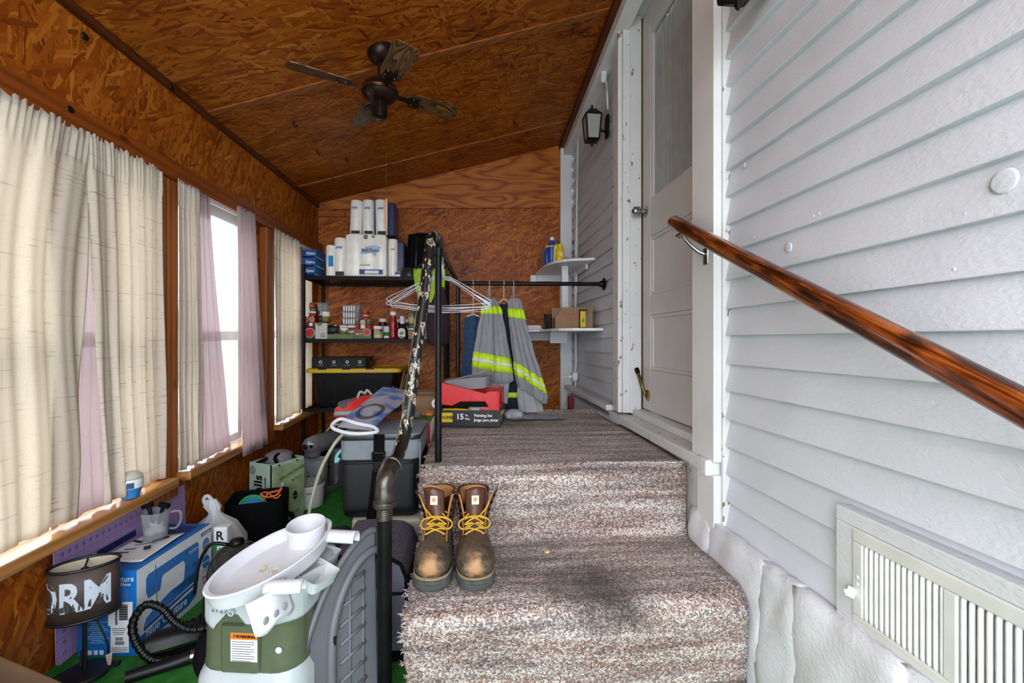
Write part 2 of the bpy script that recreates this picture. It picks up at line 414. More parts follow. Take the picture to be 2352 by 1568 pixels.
# ground outside and turf floor
g = MB().box(-30,30,-30,30,-.35,-.30).build('ground', M('pale_gravel', (186,186,184), .9, var=.2, scale=3)); g['kind'] = 'structure'
fl = MB().box(XL-.08, XR+.06, YF, YB+.08, -.06, 0).build('floor', TURF); fl['kind'] = 'structure'
# left wall
wl = struct('wall_left')
WIN = [(-.45,1.925),(2.06,2.70),(3.0,3.70)]
sheared(XL-.02, XL, YF, YB, 1.66, 1.99).build('osb_panel', OSB_L, wl)
MB().hexa([(XL-.02,YF,-.02),(XL,YF,-.02),(XL,YB,-.02),(XL-.02,YB,-.02),(XL-.02,YF,WZ(YF,.40)),(XL,YF,WZ(YF,.40)),(XL,YB,WZ(YB,.40)),(XL-.02,YB,WZ(YB,.40))]).build('osb_panel', OSB_L, wl)
ys = [YF] + [q for w in WIN for q in w] + [YB]
for i in range(0, len(ys), 2): sheared(XL-.02, XL, ys[i], ys[i+1], .40, 1.66).build('osb_panel', OSB_L, wl)
MB().hexa([(XL-.02,YF,WZ(YF,1.99)),(XL,YF,WZ(YF,1.99)),(XL,YB,WZ(YB,1.99)),(XL-.02,YB,WZ(YB,1.99)),(XL-.02,YF,2.12),(XL,YF,2.12),(XL,YB,2.22),(XL-.02,YB,2.22)]).build('osb_panel', OSB_L, wl)
sheared(XL, -1.237, YF, YB, 1.652, 1.732).build('header_beam', PINE_Y, wl, bevel=.003)
for y0, y1 in ((1.908,1.974),(1.977,2.043),(2.868,2.985)):
    sheared(XL, -1.240, y0, y1, .33, 1.65).build('stud', PINE, wl, bevel=.003)
for y0, y1 in ((YF,1.2),(1.2,YB)):
    a, b = CZ(XL,y0), CZ(XL,y1)
    MB().hexa([(XL,y0,a-.034),(-1.262,y0,a-.03),(-1.262,y1,b-.03),(XL,y1,b-.034),(XL,y0,a),(-1.262,y0,a),(-1.262,y1,b),(XL,y1,b)]).build('ceiling_trim', PINE_TRIM, wl, bevel=.003)
# dark bolt heads and knots along the beam
for y, z in ((1.52,1.71),(1.60,1.985),(2.03,2.045)):
    MB().ball((XL+.04 if z < 1.8 else XL+.02, y, WZ(y,z)), .012, 8, 6, (.5,1.3,1)).build('bolt_head', BLK, wl, smooth=True)
# windows
for i, (y0, y1) in enumerate(WIN):
    w = struct('window_%d' % (i+1)); f = .045
    x0, x1 = -1.375, -1.30
    for a in ((y0,y0+f,.40,1.66),(y1-f,y1,.40,1.66),(y0+f,y1-f,.40,.46),(y0+f,y1-f,1.60,1.66),(y0+f,y1-f,.97,1.02)):
        sheared(x0, x1, *a).build('sash_rail', WHITE, w, bevel=.004)
    if i == 0:
        for c in (.32, 1.12): sheared(x0+.01, x1-.01, c-.03, c+.03, .46, 1.60).build('mullion', WHITE, w)
    sheared(-1.345, -1.341, y0+f, y1-f, .46, .97).build('pane', GLASS, w); sheared(-1.345, -1.341, y0+f, y1-f, 1.02, 1.60).build('pane', GLASS, w)
    sheared(-1.34, -1.268, y0-.0, y1+.0, .40, .425).build('window_stool', WHITE, w, bevel=.003)
    sheared(-1.27, -1.185, y0-.03, y1+.035, .393, .43).build('sill', SILLW, w, bevel=.006)
# back wall
wb = struct('wall_back')
for x0, x1 in ((XL-.04,-.2),(-.1995,.95)): MB().box(x0, x1, YB, YB+.02, -.3, 2.2).build('osb_panel', OSB_B, wb, bevel=.002)
MB().prism([(XL-.03,2.09),(.86,2.16),(.86,CZ(.86,YB)+.05),(XL,CZ(XL,YB)+.05)], (0,YB+.005,0), (1,0,0), (0,0,1), (0,-.025,0)).build('plywood_panel', PLY, wb)
MB().box(-1.278,-1.06,YB-.02,YB,2.03,2.075).build('batten', PINE_X, wb, bevel=.003)
MB().box(-.225,-.15,YB-.004,YB,0,2.12).build('joint_strip', OSB_B, wb)
# ceiling with battens
ce = struct('ceiling')
for ya, yb in ((YF,.972),(.975,2.358),(2.361,3.468),(3.471,YB+.02)):
    MB().grid(lambda u, v: (XL-.02 + u*(.83-XL), ya + v*(yb-ya), CZ(XL-.02+u*(.83-XL), ya+v*(yb-ya))), 8, 6).build('osb_panel', OSB_C, ce, solid=.02)
slope_top = MB().grid(lambda u, v: (XL-.06 + u*(.90-XL), YF + v*(YB+.06-YF), CZ(XL-.06+u*(.90-XL), YF+v*(YB+.06-YF))+.045), 6, 6).build('roof_deck', CARD_D, ce, solid=.02)
def batten(ya, yb, w=.04):
    n = 10; ring = []
    m = MB()
    for i in range(n):
        xa = XL + (.76-XL)*i/n; xb = XL + (.76-XL)*(i+1)/n
        p = ya + (yb-ya)*i/n; q = ya + (yb-ya)*(i+1)/n
        m.hexa([(xa,p,CZ(xa,p)-.009),(xb,q,CZ(xb,q)-.009),(xb,q+w,CZ(xb,q+w)-.009),(xa,p+w,CZ(xa,p+w)-.009),(xa,p,CZ(xa,p)+.004),(xb,q,CZ(xb,q)+.004),(xb,q+w,CZ(xb,q+w)+.004),(xa,p+w,CZ(xa,p+w)+.004)])
    return m
batten(2.30,2.42).build('batten', PINE_X, ce); batten(3.44,3.50,.03).build('batten', PINE_X, ce); batten(.95,1.0).build('batten', PINE_X, ce)
for x, y in ((-.98,2.60),(-.98,2.98),(-1.02,3.42),(-.62,3.46),(-.86,3.2),(.30,3.30),(.42,3.5)):
    MB().tube([(x,y,CZ(x,y)), (x,y,CZ(x,y)-.02), (x+.012,y,CZ(x,y)-.03), (x+.02,y,CZ(x,y)-.02)], .004, 6).build('ceiling_hook', BLK, ce)
# right wall: lapped clapboards
wr = struct('wall_right')
def clapset(y0, y1, za, zb, x=XR, th=.022):
    n = int((zb-za)/.093); h = .093
    for k in range(n):
        z = za + k*h; j = random.uniform(-.0015,.0015); s_ = random.uniform(-.003,.003)
        MB().hexa([(x+j,y0,z+s_),(x+.03,y0,z),(x+.03,y1,z),(x+j,y1,z-s_),(x+th,y0,z+h+.012),(x+.03,y0,z+h+.012),(x+.03,y1,z+h+.012),(x+th,y1,z+h+.012)]).build('clapboard', CLAP, wr, bevel=.0025)
clapset(YF, 1.478, .365, 3.25); clapset(2.60, YB, .55, 2.72)
MB().box(.88,.99,YF,1.632,-.3,3.3).build('sheathing', CARD_D, wr); MB().box(.8795,.99,2.46,YB+.03,-.3,3.1).build('sheathing', CARD_D, wr)
for k in range(6):
    z = -.02+k*.093; MB().hexa([(.80,2.5,z),(.86,2.5,z),(.86,YB,z),(.80,YB,z),(.815,2.5,z+.1),(.86,2.5,z+.1),(.86,YB,z+.1),(.815,YB,z+.1)]).build('clapboard', CLAP, wr, bevel=.002)
for y, z, r in ((.664,1.258,.021),(1.168,1.254,.014),(1.37,1.555,.008)):
    MB().lathe([(r,0),(r*.97,.0022),(r*.8,.003),(.0005,.003)], 16).xf(Matrix.Translation((XR+.008,y,z)) @ Matrix.Rotation(-PI/2,4,'Y')).build('plug_cap', CLAP, wr, smooth=True)
# nail heads
for i in range(26):
    z = .365 + .093*random.randint(2,20) + .018; y = random.choice((.30,.72,1.05,1.33)) + random.uniform(-.03,.03)
    MB().ball((XR+.005,y,z), .004, 8, 5, (.5,1,1)).build('nail_head', CLAP, wr, smooth=True)
# near door casing, corner board and post below the sill
t1 = struct('trim_1'); MB().box(.816,.90,1.479,1.634,.585,3.2).build('casing_board', TRIMW, t1, bevel=.004); MB().box(.842,.88,1.466,1.482,.33,3.2).build('corner_bead', PEEL, t1, bevel=.003)
MB().box(.818,.90,1.482,1.60,.335,.54).build('post_foot', TRIMW, t1, bevel=.004)
# far door casing with stepped mouldings
t2 = struct('trim_2')
for a in ((.818,.90,2.50,2.60,2.90),(.806,.83,2.468,2.50,2.82),(.83,.90,2.452,2.50,2.80),(.868,.93,2.440,2.47,2.80)):
    MB().box(a[0],a[1],a[2],a[3],.60,a[4]).build('casing_board', PEEL, t2, bevel=.004)
MB().box(.818,1.0,1.56,2.66,2.79,3.2).build('head_casing', TRIMW, t2, bevel=.004)
MB().box(.806,.83,1.60,2.50,2.785,2.82).build('head_moulding', TRIMW, t2, bevel=.004)
# threshold ledge
t3 = struct('trim_3')
MB().box(.800,.95,1.53,2.62,.545,.588).build('door_sill', SILLP, t3, bevel=.006); MB().box(.797,.864,1.497,1.535,.534,.590).build('sill_end', TRIMW, t3, bevel=.006)
MB().box(.88,.99,1.63,2.45,.588,.622).build('threshold', SILLP, t3, bevel=.005)
MB().box(.785,.86,2.62,3.86,.588,.622).build('ledge', TRIMW, t3, bevel=.006)
MB().box(.83,.90,1.60,2.64,.30,.545).build('riser_board', SILLP, t3, bevel=.004)
# white corner post and sloping fascia at the back
t4 = struct('trim_4'); MB().box(.757,.86,3.87,YB,-.2,2.66).build('corner_post', TRIMW, t4, bevel=.004)
def slopeboard(x0, x1, d0, d1, y0=YF, y1=YB):
    return MB().hexa([(x0,y0,CZ(.78,y0)-d0),(x1,y0,CZ(.78,y0)-d0),(x1,y1,CZ(.78,y1)-d0),(x0,y1,CZ(.78,y1)-d0),(x0,y0,CZ(.78,y0)-d1),(x1,y0,CZ(.78,y0)-d1),(x1,y1,CZ(.78,y1)-d1),(x0,y1,CZ(.78,y1)-d1)])
slopeboard(.785,.87,.105,-.06).build('fascia', TRIMW, t4, bevel=.004)
slopeboard(.748,.785,.045,-.02).build('brown_trim', PINE_TRIM, t4, bevel=.003)
# foundation of painted rubble
fd = struct('wall_foundation')
rs = random.Random(5); y = 1.64; edges = [1.64,1.52,1.22,1.09,.80,.52,.2,-.1,-.4,-.95]
for k in range(len(edges)-1):
    a, b = edges[k+1], edges[k]; sd = rs.random()*50; lo = rs.uniform(-.02,.02)
    def fn(u, v, a=a, b=b, sd=sd):
        y_ = a + (b-a)*u; z_ = -.3 + v*.672
        e = min(u,1-u)*2; bulge = .009*min(1,e*6)**.5*min(1,(1-v)*8)**.5
        n = .005*math.sin(y_*23+sd)*math.sin(z_*19+sd) + .0025*math.sin(y_*57+z_*31+sd) + .0015*math.sin(y_*131-z_*97+sd)
        return (.868 - bulge - n - .02*(1-v), y_, z_)
    MB().grid(fn, 16, 18).build('stone', STONE, fd, smooth=True, solid=.05, off=-1)
# ------------------------------------------------------------------ carpeted stairs
st = struct('stairs')
prof = [(2.905,.30),(2.905,.525),(2.89,.53),(2.3,.53),(1.74,.53),(1.69,.527),(1.66,.515),(1.645,.49),(1.65,.45),(1.66,.38),(1.665,.31),(1.655,.283),(1.63,.272),(1.5,.27),(1.36,.27),(1.30,.268),(1.265,.258),(1.243,.235),(1.24,.20),(1.245,.1),(1.25,.0)]
pp = [Vector((0,a,b)) for a, b in prof]; pc = catmull(pp, 3)
def carp(u, v):
    p = pc[min(int(v*(len(pc)-1)+.5), len(pc)-1)]
    xl = -.183 + .006*math.sin(v*61) + .004*math.sin(v*140); xr = .826 if p.y > 1.72 else (.80 + .026*max(0,(p.y-1.64)/.08) if p.y > 1.64 else .80)
    if p.y < 1.33: xr = .80 - .01*math.sin((1.33-p.y)*20)
    x = xl + (xr-xl)*u
    return (x, p.y + .003*math.sin(x*7+v*9), p.z + .003*math.sin(x*9+p.y*6))
MB().grid(carp, 24, len(pc)-1).build('carpet', CARPET, st, smooth=True, solid=.012, off=1)
m = MB(); m.box(-.165,.835,1.70,2.895,0,.512); m.box(-.165,.80,1.275,1.70,0,.25); m.build('stair_body', CARD_D, st)
fr = MB(); rr = random.Random(3)
for i in range(420):
    v = rr.random(); p = Vector(carp(0, v)); q = p + Vector((-rr.uniform(.003,.013), rr.uniform(-.006,.006), rr.uniform(-.012,.004)))
    fr.tube([p+V(.004,0,-.004), q], [.0022,.001], 4)
fr.build('carpet_fringe', CARPET, st, kind='stuff')

# ------------------------------------------------------------------ door
d1 = struct('door_1'); DX = .938
slab = MB()
for y0, y1, z0, z1 in ((2.335,2.44,.628,2.79),(1.63,1.74,.628,2.79),(1.74,2.335,2.64,2.79),(1.74,2.335,1.55,1.735),(1.74,2.335,1.135,1.24),(1.74,2.335,.628,.845)): slab.box(DX,DX+.04,y0,y1,z0,z1)
slab.build('door_frame', DOORW, d1, bevel=.003)
for z0, z1 in ((1.24,1.55),(.845,1.135)):
    MB().box(DX+.014,DX+.03,1.74,2.335,z0,z1).build('panel', DOORW, d1)
    w = .018; mo = MB()
    for y0, y1, a, b in ((1.74,2.335,z0,z0+w),(1.74,2.335,z1-w,z1),(1.74,1.74+w,z0+w,z1-w),(2.335-w,2.335,z0+w,z1-w)): mo.box(DX+.005,DX+.016,y0,y1,a,b)
    mo.build('moulding', DOORW, d1, bevel=.003)
gl = MB()
for y0, y1, a, b in ((1.74,2.335,1.735,1.755),(1.74,2.335,2.62,2.64),(1.74,1.76,1.755,2.62),(2.315,2.335,1.755,2.62)): gl.box(DX+.004,DX+.02,y0,y1,a,b)
gl.build('glazing_bead', DOORW, d1, bevel=.003)
MB().box(DX+.02,DX+.024,1.75,2.325,1.745,2.63).build('pane', GLASS, d1)
MB().box(DX+.34,DX+.36,1.0,3.0,.3,3.0).build('room_beyond', M('dim_room', (120,116,112), .8), d1)
kn = MB().lathe([(.031,0),(.031,.006),(.014,.01),(.012,.03),(.02,.034),(.025,.042),(.026,.066),(.022,.072),(.0005,.073)], 20).xf(Matrix.Translation((DX,2.395,1.70)) @ Matrix.Rotation(-PI/2,4,'Y')).build('knob', CHROME, d1, smooth=40)
MB().cyl((DX-.073,2.395,1.70),(DX-.075,2.395,1.70),.012,.010,12).build('keyhole', BLK, kn)
kd = MB().tube([(DX-.008,2.36,.70),(DX-.018,2.37,.72),(DX-.03,2.385,.77),(DX-.034,2.40,.80),(DX-.036,2.425,.83)], [.009,.010,.011,.010,.010], 8).build('kick_down_stop', BRASS, d1, smooth=True)
MB().cyl((DX-.036,2.42,.825),(DX-.037,2.437,.845),.013,.013,10).build('rubber_tip', BLK, kd); MB().box(DX-.01,DX,2.345,2.375,.68,.735).build('mount_plate', BRASS, kd, bevel=.003)
def dcurt(u, v): 
    y = 1.70+u*.66; return (DX+.06+.012*math.sin(u*60+v)+.006*math.sin(u*143), y, 1.70+v*.98)
o = MB().grid(dcurt, 160, 4).build('door_curtain', M('grey_voile', (150,150,150), .9, var=.15, scale=14), smooth=True); tag(o, 'grey pleated voile curtain hanging behind the glass of the white door', 'curtain')

# ------------------------------------------------------------------ curtains on the left windows
def curtain(name, yt, yb, zt, zb, x, amp, nf, seed, mat, label, cat='curtain', frill=True, flare=0, nu=110):
    r = random.Random(seed); ph = [r.uniform(0,6.28) for _ in range(6)]; fq = [nf*r.uniform(.9,1.1), nf*r.uniform(1.7,2.2), nf*.45]
    def fn(u, v):
        # v: 0 bottom .. 1 top
        y = (yb[0]+(yb[1]-yb[0])*u)*(1-v) + (yt[0]+(yt[1]-yt[0])*u)*v + .006*math.sin(v*9+u*30+ph[3])*(1-v)
        if isinstance(flare, (int,float)): y += flare*(1-v)**2*(u-.5)
        uu = u + .015*math.sin(v*5+ph[2])
        g = amp*(.55+.45*(1-v)) if v < .97 else amp*.5
        f = math.sin(uu*fq[0]*2*PI+ph[0])*.7 + math.sin(uu*fq[1]*2*PI+ph[1])*.3 + .4*math.sin(uu*fq[2]*2*PI+ph[4])
        xx = x + g*f
        if v > .93: xx += .35*amp*math.sin(uu*nf*5*2*PI+ph[5])
        z = (WZ(y,zb))*(1-v) + WZ(y,zt)*v + .004*math.sin(u*19+ph[4])*(1-v)
        if frill and v > .985: z += .008*math.sin(u*nf*4*2*PI+ph[1])
        return (xx, y, z)
    y0 = (yb[0]+yb[1])/2
    m = MB().grid(fn, nu, 44); c = Vector((x, y0, WZ(y0, zb))); 
    o = m.xf(Matrix.Translation(-c)).build(name, mat, smooth=True, solid=.0008); tag(o, label, cat); o.location = c; return o
curtain('linen_curtain', (-.40,1.58), (-.42,1.52), 1.655, .447, -1.222, .012, 19, 1, LINEN, 'widest cream slubbed linen curtain panel covering most of the nearest window', nu=420)
curtain('linen_curtain', (1.555,1.90), (1.625,1.915), 1.655, .447, -1.218, .011, 5, 2, LINEN, 'cream slubbed linen curtain panel hanging beside the double timber stud')
curtain('sheer_curtain', (1.44,1.68), (1.46,1.70), 1.64, .44, -1.240, .007, 4, 3, SHEER, 'mauve sheer showing as a thin wedge between the two nearest linen panels')
curtain('linen_curtain', (1.995,2.15), (1.995,2.185), 1.648, .44, -1.216, .008, 4, 4, LINEN, 'narrow cream linen curtain tied to the near side of the middle window')
curtain('sheer_curtain', (2.13,2.235), (2.165,2.40), 1.645, .435, -1.226, .008, 4, 5, SHEER, 'pinkish mauve sheer beside the narrow linen panel of the middle window', flare=.05)
curtain('sheer_curtain', (2.38,2.575), (2.47,2.71), 1.645, .375, -1.168, .008, 4, 6, SHEER, 'mauve sheer flaring out below the sill at the far side of the middle window', flare=.06)
curtain('linen_curtain', (2.565,2.65), (2.60,2.68), 1.648, .55, -1.226, .006, 3, 7, LINEN, 'thin strip of cream linen curtain at the far edge of the middle window')
curtain('linen_curtain', (2.935,3.36), (2.955,3.40), 1.65, .44, -1.224, .011, 6, 8, LINEN, 'cream linen curtain panel on the far window beside the black rack')
curtain('linen_curtain', (3.42,3.68), (3.43,3.69), 1.65, .44, -1.246, .005, 4, 9, LINEN, 'cream linen curtain panel on the far window behind the black rack')
curtain('sheer_curtain', (3.34,3.46), (3.33,3.46), 1.645, .44, -1.242, .005, 3, 10, SHEER, 'mauve sheer sliver showing between the two linen panels of the far window')
for i, ((y0, y1), lb) in enumerate(zip(((-.42,1.92),(2.055,2.70),(2.99,3.70)), ('nearest window','middle window','far window'))):
    t = thing('curtain_rod', 'white flat curtain rod along the top of the %s' % lb, 'curtain rod', (-1.232,(y0+y1)/2,WZ((y0+y1)/2,1.628)))
    sheared(-1.236, -1.231, y0, y1, 1.625, 1.640).build('rod', WHITE, t, world=True, bevel=.001)
    for y in (y0+.004, y1-.004): sheared(-1.279, -1.231, y-.003, y+.003, 1.622, 1.642).build('end_bracket', WHITE, t, world=True)

# ------------------------------------------------------------------ ceiling fan
FX, FY, FZ = -.445, 2.245, 2.20
cz = CZ(FX, FY)
fan = thing('ceiling_fan', 'bronze ceiling fan with four wood-grain blades hanging from the sloping ceiling', 'ceiling fan', (FX,FY,cz))
BRZ = M('oil_rubbed_bronze', (46,32,26), .32, .6, var=.2)
MB().lathe([(.062,-.01),(.066,0),(.068,.012),(.065,.032),(.054,.052),(.036,.066),(.018,.072)], 24).xf(Matrix.Rotation(PI,4,'X')).xf(Matrix.Translation((0,0,.012)) @ Matrix.Rotation(-.30,4,'Y')).build('canopy', BRZ, fan, smooth=40)
MB().cyl((0,0,-.06),(0,0,FZ-cz+.02),.011,n=12).build('downrod', BRZ, fan, smooth=40)
z = FZ-cz
hs = MB().lathe([(.02,.045),(.05,.042),(.075,.03),(.084,.014),(.086,.0),(.082,-.008),(.083,-.016),(.074,-.03),(.05,-.046),(.03,-.05)][::-1], 32, (0,0,z)).build('motor_housing', BRZ, fan, smooth=35)
MB().lathe([(.0865,-.004),(.088,0),(.0865,.004)], 32, (0,0,z), cap=False).build('copper_rim', M('copper_trim', (120,78,50), .3, .8), hs, smooth=True)
sw = MB(); n = 24
MB().lathe([(.028,0),(.033,.004),(.034,.03),(.033,.075),(.03,.085)], 24, (0,0,z-.128)).build('switch_cup', BRZ, fan, smooth=40)
for j in range(20):
    a = 2*PI*j/20; sw.tube([(.0335*math.cos(a),.0335*math.sin(a),z-.055),(.0345*math.cos(a),.0345*math.sin(a),z-.12)], .0022, 5)
sw.build('fluting', BRZ, fan)
def fanwood():
    t = NT('fan_blade_oak'); v = t.obj(); n = t.noise(t.mapv(v, scale=(3.0,15,4)), 1.0, 1).outputs['Fac']; w = t.math('FRACT', t.math('MULTIPLY', n, 13.0))
    t.col(t.ramp(w, [(.1, lin(36,24,16)), (.4, lin(86,56,30)), (.9, lin(128,88,50))])); t.set(.4); return t.m
FANW = fanwood()
for ang in (27.3, 117.0, 207.3, 297.0):
    a = math.radians(ang); Rm = Matrix.Translation((0,0,z)) @ Matrix.Rotation(a,4,'Z') @ Matrix.Rotation(math.radians(-13),4,'X')
    out = [(.145,-.042),(.16,-.046)] + [(.16+.22*i/6, -.046-.012*i/6) for i in range(1,7)] + [(.395,-.052),(.408,-.034),(.412,0),(.408,.034),(.395,.052)] + [(.38-.22*i/6, .058-.012*i/6) for i in range(7)] + [(.145,.042)]
    bl = MB().prism(out, (0,0,0), (1,0,0), (0,1,0), (0,0,.006)).xf(Matrix.Identity(4)).build('blade', FANW, fan)
    bl.matrix_local = Rm
    br = MB(); br.prism([(.07,-.012),(.13,-.014),(.155,-.032),(.20,-.030),(.205,-.01),(.19,0),(.205,.01),(.20,.030),(.155,.032),(.13,.014),(.07,.012)], (0,0,-.006), (1,0,0), (0,1,0), (0,0,.0055))
    bk = br.build('blade_bracket', BRZ, bl, bevel=.001)
    for sx_, sy_ in ((.165,-.022),(.165,.022),(.195,0)):
        pass
    scs = MB()
    for sx_, sy_ in ((.163,-.022),(.163,.022),(.196,-.018)): scs.ball((sx_,sy_,-.0062), .0042, 8, 4, (1,1,.6))
    scs.build('screws', CHROME, bl, smooth=True)
ch = MB().tube([(.034,-.0,z-.10),(.036,-.02,z-.2),(.036,-.03,z-.52)], .0012, 5).build('pull_chain', BRASS, fan)
MB().lathe([(.002,0),(.006,.01),(.007,.05),(.0065,.12),(.004,.15),(.001,.156)], 10, (.036,-.03,z-.52-.156)).build('pull_handle', wood('pale_pine', (206,160,108), 'z', .5, .2, knots=False), ch, smooth=True)

# ------------------------------------------------------------------ pipe rail and clothes bar
rl = thing('pipe_railing', 'chipped black painted pipe railing with elbows along the carpeted stairs', 'railing', (-.245,1.30,0))
MB().cyl((-.245,1.30,0),(-.245,1.30,.535),.0205,n=20).build('newel_pipe', BLACKPIPE, rl, world=True, smooth=40)
thr = MB()
for k in range(7): thr.lathe([(.0205,0),(.0222,.0025),(.0205,.005)], 18, (-.245,1.30,.50+.005*k), cap=False)
thr.build('pipe_thread', WORNIRON, rl, world=True, smooth=True)
el = catmull([(-.245,1.30,.535),(-.245,1.30,.575),(-.243,1.312,.610),(-.238,1.34,.628),(-.234,1.362,.632)], 5)
eb = MB().tube(el, .027, 18).build('elbow', WORNIRON, rl, world=True, smooth=40)
MB().tube([(-.245,1.30,.535),(-.245,1.30,.552)], .031, 20).build('elbow_collar', WORNIRON, eb, world=True, bevel=.003); MB().tube([(-.236,1.350,.631),(-.234,1.364,.632)], .031, 20).build('elbow_collar', WORNIRON, eb, world=True, bevel=.003)
bent = catmull([(-.235,1.352,.63),(-.229,1.39,.642),(-.220,1.435,.675),(-.209,1.475,.735),(-.200,1.505,.82),(-.188,1.545,.95),(-.172,1.60,1.12),(-.157,1.655,1.29),(-.151,1.685,1.365),(-.146,1.708,1.386),(-.138,1.735,1.388)], 6)
MB().tube(bent, .0205, 18).build('bent_handrail', CHIP, rl, world=True, smooth=40)
tee = MB().tube(catmull([(-.140,1.73,1.386),(-.133,1.755,1.380),(-.131,1.775,1.366),(-.130,1.785,1.35)], 4), .0215, 16).build('tee_fitting', WORNIRON, rl, world=True, smooth=40)
br2 = thing('clothes_bar', 'black iron pipe clothes bar running from the landing post around to the white wall', 'clothes rail', (-.131,1.772,.535))
MB().cyl((-.131,1.772,.535),(-.131,1.772,1.352),.0134,n=16).build('post', BLACKPIPE, br2, world=True, smooth=40); MB().cyl((-.131,1.772,1.325),(-.131,1.772,1.356),.0175,n=16).build('post_collar', BLACKPIPE, br2, world=True, smooth=40)
MB().tube([(-.131,1.78,1.366),(-.105,2.5,1.364),(-.091,2.89,1.362)], .0134, 14).build('long_bar', BLACKPIPE, br2, world=True, smooth=40)
MB().ball((-.091,2.895,1.362), .02, 14, 10).build('corner_elbow', BLACKPIPE, br2, world=True, smooth=True)
MB().cyl((-.091,2.895,1.362),(-.091,2.895,.02),.0134,n=14).build('post', BLACKPIPE, br2, world=True, smooth=40)
MB().cyl((-.091,2.895,1.362),(.845,2.885,1.366),.0134,n=14).build('cross_bar', BLACKPIPE, br2, world=True, smooth=40)
MB().lathe([(.040,0),(.040,.005),(.022,.012),(.019,.03)], 20).xf(Matrix.Translation((.8505,2.885,1.366)) @ Matrix.Rotation(-PI/2,4,'Y')).build('wall_flange', BLACKPIPE, br2, world=True, smooth=40)

# ------------------------------------------------------------------ wooden handrail
hr = thing('wooden_handrail', 'round varnished wooden handrail slanting along the white clapboard wall', 'handrail', (.74,1.618,1.436))
def varnish():
    t = NT('varnished_wood'); v = t.obj(); m = t.mapv(v, rot=(math.radians(-26.2),0,0)); m = t.mapv(m, scale=(34,2.6,34)); n = t.noise(m, 1.8, 3, .65, .8).outputs['Fac']; b = t.noise(v, 9, 3, .6).outputs['Fac']
    x = t.math('MULTIPLY_ADD', b, .32, t.math('MULTIPLY', n, .78))
    t.col(t.ramp(x, [(.40, lin(28,14,8)), (.50, lin(78,34,12)), (.58, lin(124,58,20)), (.66, lin(150,82,32)), (.78, lin(184,118,56))])); t.set(.22, spec=.5, coat=.4); return t.m
pts = [V(.74, 1.618-1.5*k/20, 1.436-.493*1.5*k/20) for k in range(21)]
pts = [V(.74,1.626,1.440), V(.74,1.623,1.4385)] + pts; MB().tube(pts, [.014,.021]+[.0245]*21, 24).build('rail', varnish(), hr, world=True, smooth=50)
for y, xe in ((1.545,.816),(.22,.85)):
    z = 1.436-.493*(1.618-y)
    b = MB().tube(catmull([(.74,y,z-.024),(.752,y-.004,z-.05),(.785,y-.012,z-.085),(xe-.004,y-.02,z-.10)], 4), [.007]*13, 8).build('bracket', CHROME, hr, world=True, smooth=True)
    MB().obox((xe-.003,y-.02,z-.105), (.006,.03,.06)).build('bracket_plate', CHROME, b, world=True, bevel=.003); MB().box(.725,.755,y-.015,y+.03,z-.032,z-.02).build('saddle', CHROME, b, world=True, bevel=.004)
    MB().ball((.737,y+.022,z-.026), .009, 10, 6).build('bolt', CHROME, b, world=True, smooth=True)

# ------------------------------------------------------------------ floor register vent on its board
vt = thing('wall_vent', 'white metal register vent with vertical louvers on a painted board low on the clapboards', 'vent', (XR,.65,.36))
bd = MB()
for y0, y1, z0, z1 in ((.29,.978,.592,.625),(.29,.978,.352,.384),(.926,.978,.384,.592),(.29,.345,.384,.592)): bd.box(.832,.872,y0,y1,z0,z1)
bd.build('backing_board', paint_white('rough_painted_board', (214,217,222), bumps=.5), vt, world=True, bevel=.003)
fm = MB()
for y0, y1, z0, z1 in ((.345,.928,.563,.592),(.345,.928,.384,.405),(.902,.928,.405,.563),(.712,.736,.405,.563),(.345,.37,.405,.563)): fm.box(.828,.85,y0,y1,z0,z1)
fm.build('register_frame', M('worn_white_metal', (212,212,208), .4, .0, var=.06, scale=14), vt, world=True, bevel=.003)
LOUV = M('louver_white', (226,226,228), .35, var=.05)
for k in range(14):
    y = .897 - k*.0121; MB().tube([(.835,y,.405),(.8335,y,.412),(.8335,y,.556),(.835,y,.563)], .0044, 8).build('louver', LOUV, vt, world=True, smooth=True)
for k in range(26):
    y = .705 - k*.0131; MB().tube([(.835,y,.405),(.8335,y,.412),(.8335,y,.556),(.835,y,.563)], .0044, 8).build('louver', LOUV, vt, world=True, smooth=True)
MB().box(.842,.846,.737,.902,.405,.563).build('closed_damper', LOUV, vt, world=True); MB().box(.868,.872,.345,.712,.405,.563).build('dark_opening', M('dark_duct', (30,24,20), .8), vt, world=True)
lv = MB().obox((.818,.919,.455), (.022,.006,.022), Matrix.Rotation(.5,3,'Y')).build('lever', WHITE, vt, world=True, bevel=.002); MB().ball((.806,.919,.458), .005).build('lever_knob', WHITE, lv, world=True, smooth=True)
for z in (.49,.475): MB().ball((.828,.914,z), .004, 8, 5, (.5,1,1)).build('screw', LOUV, vt, world=True, smooth=True)

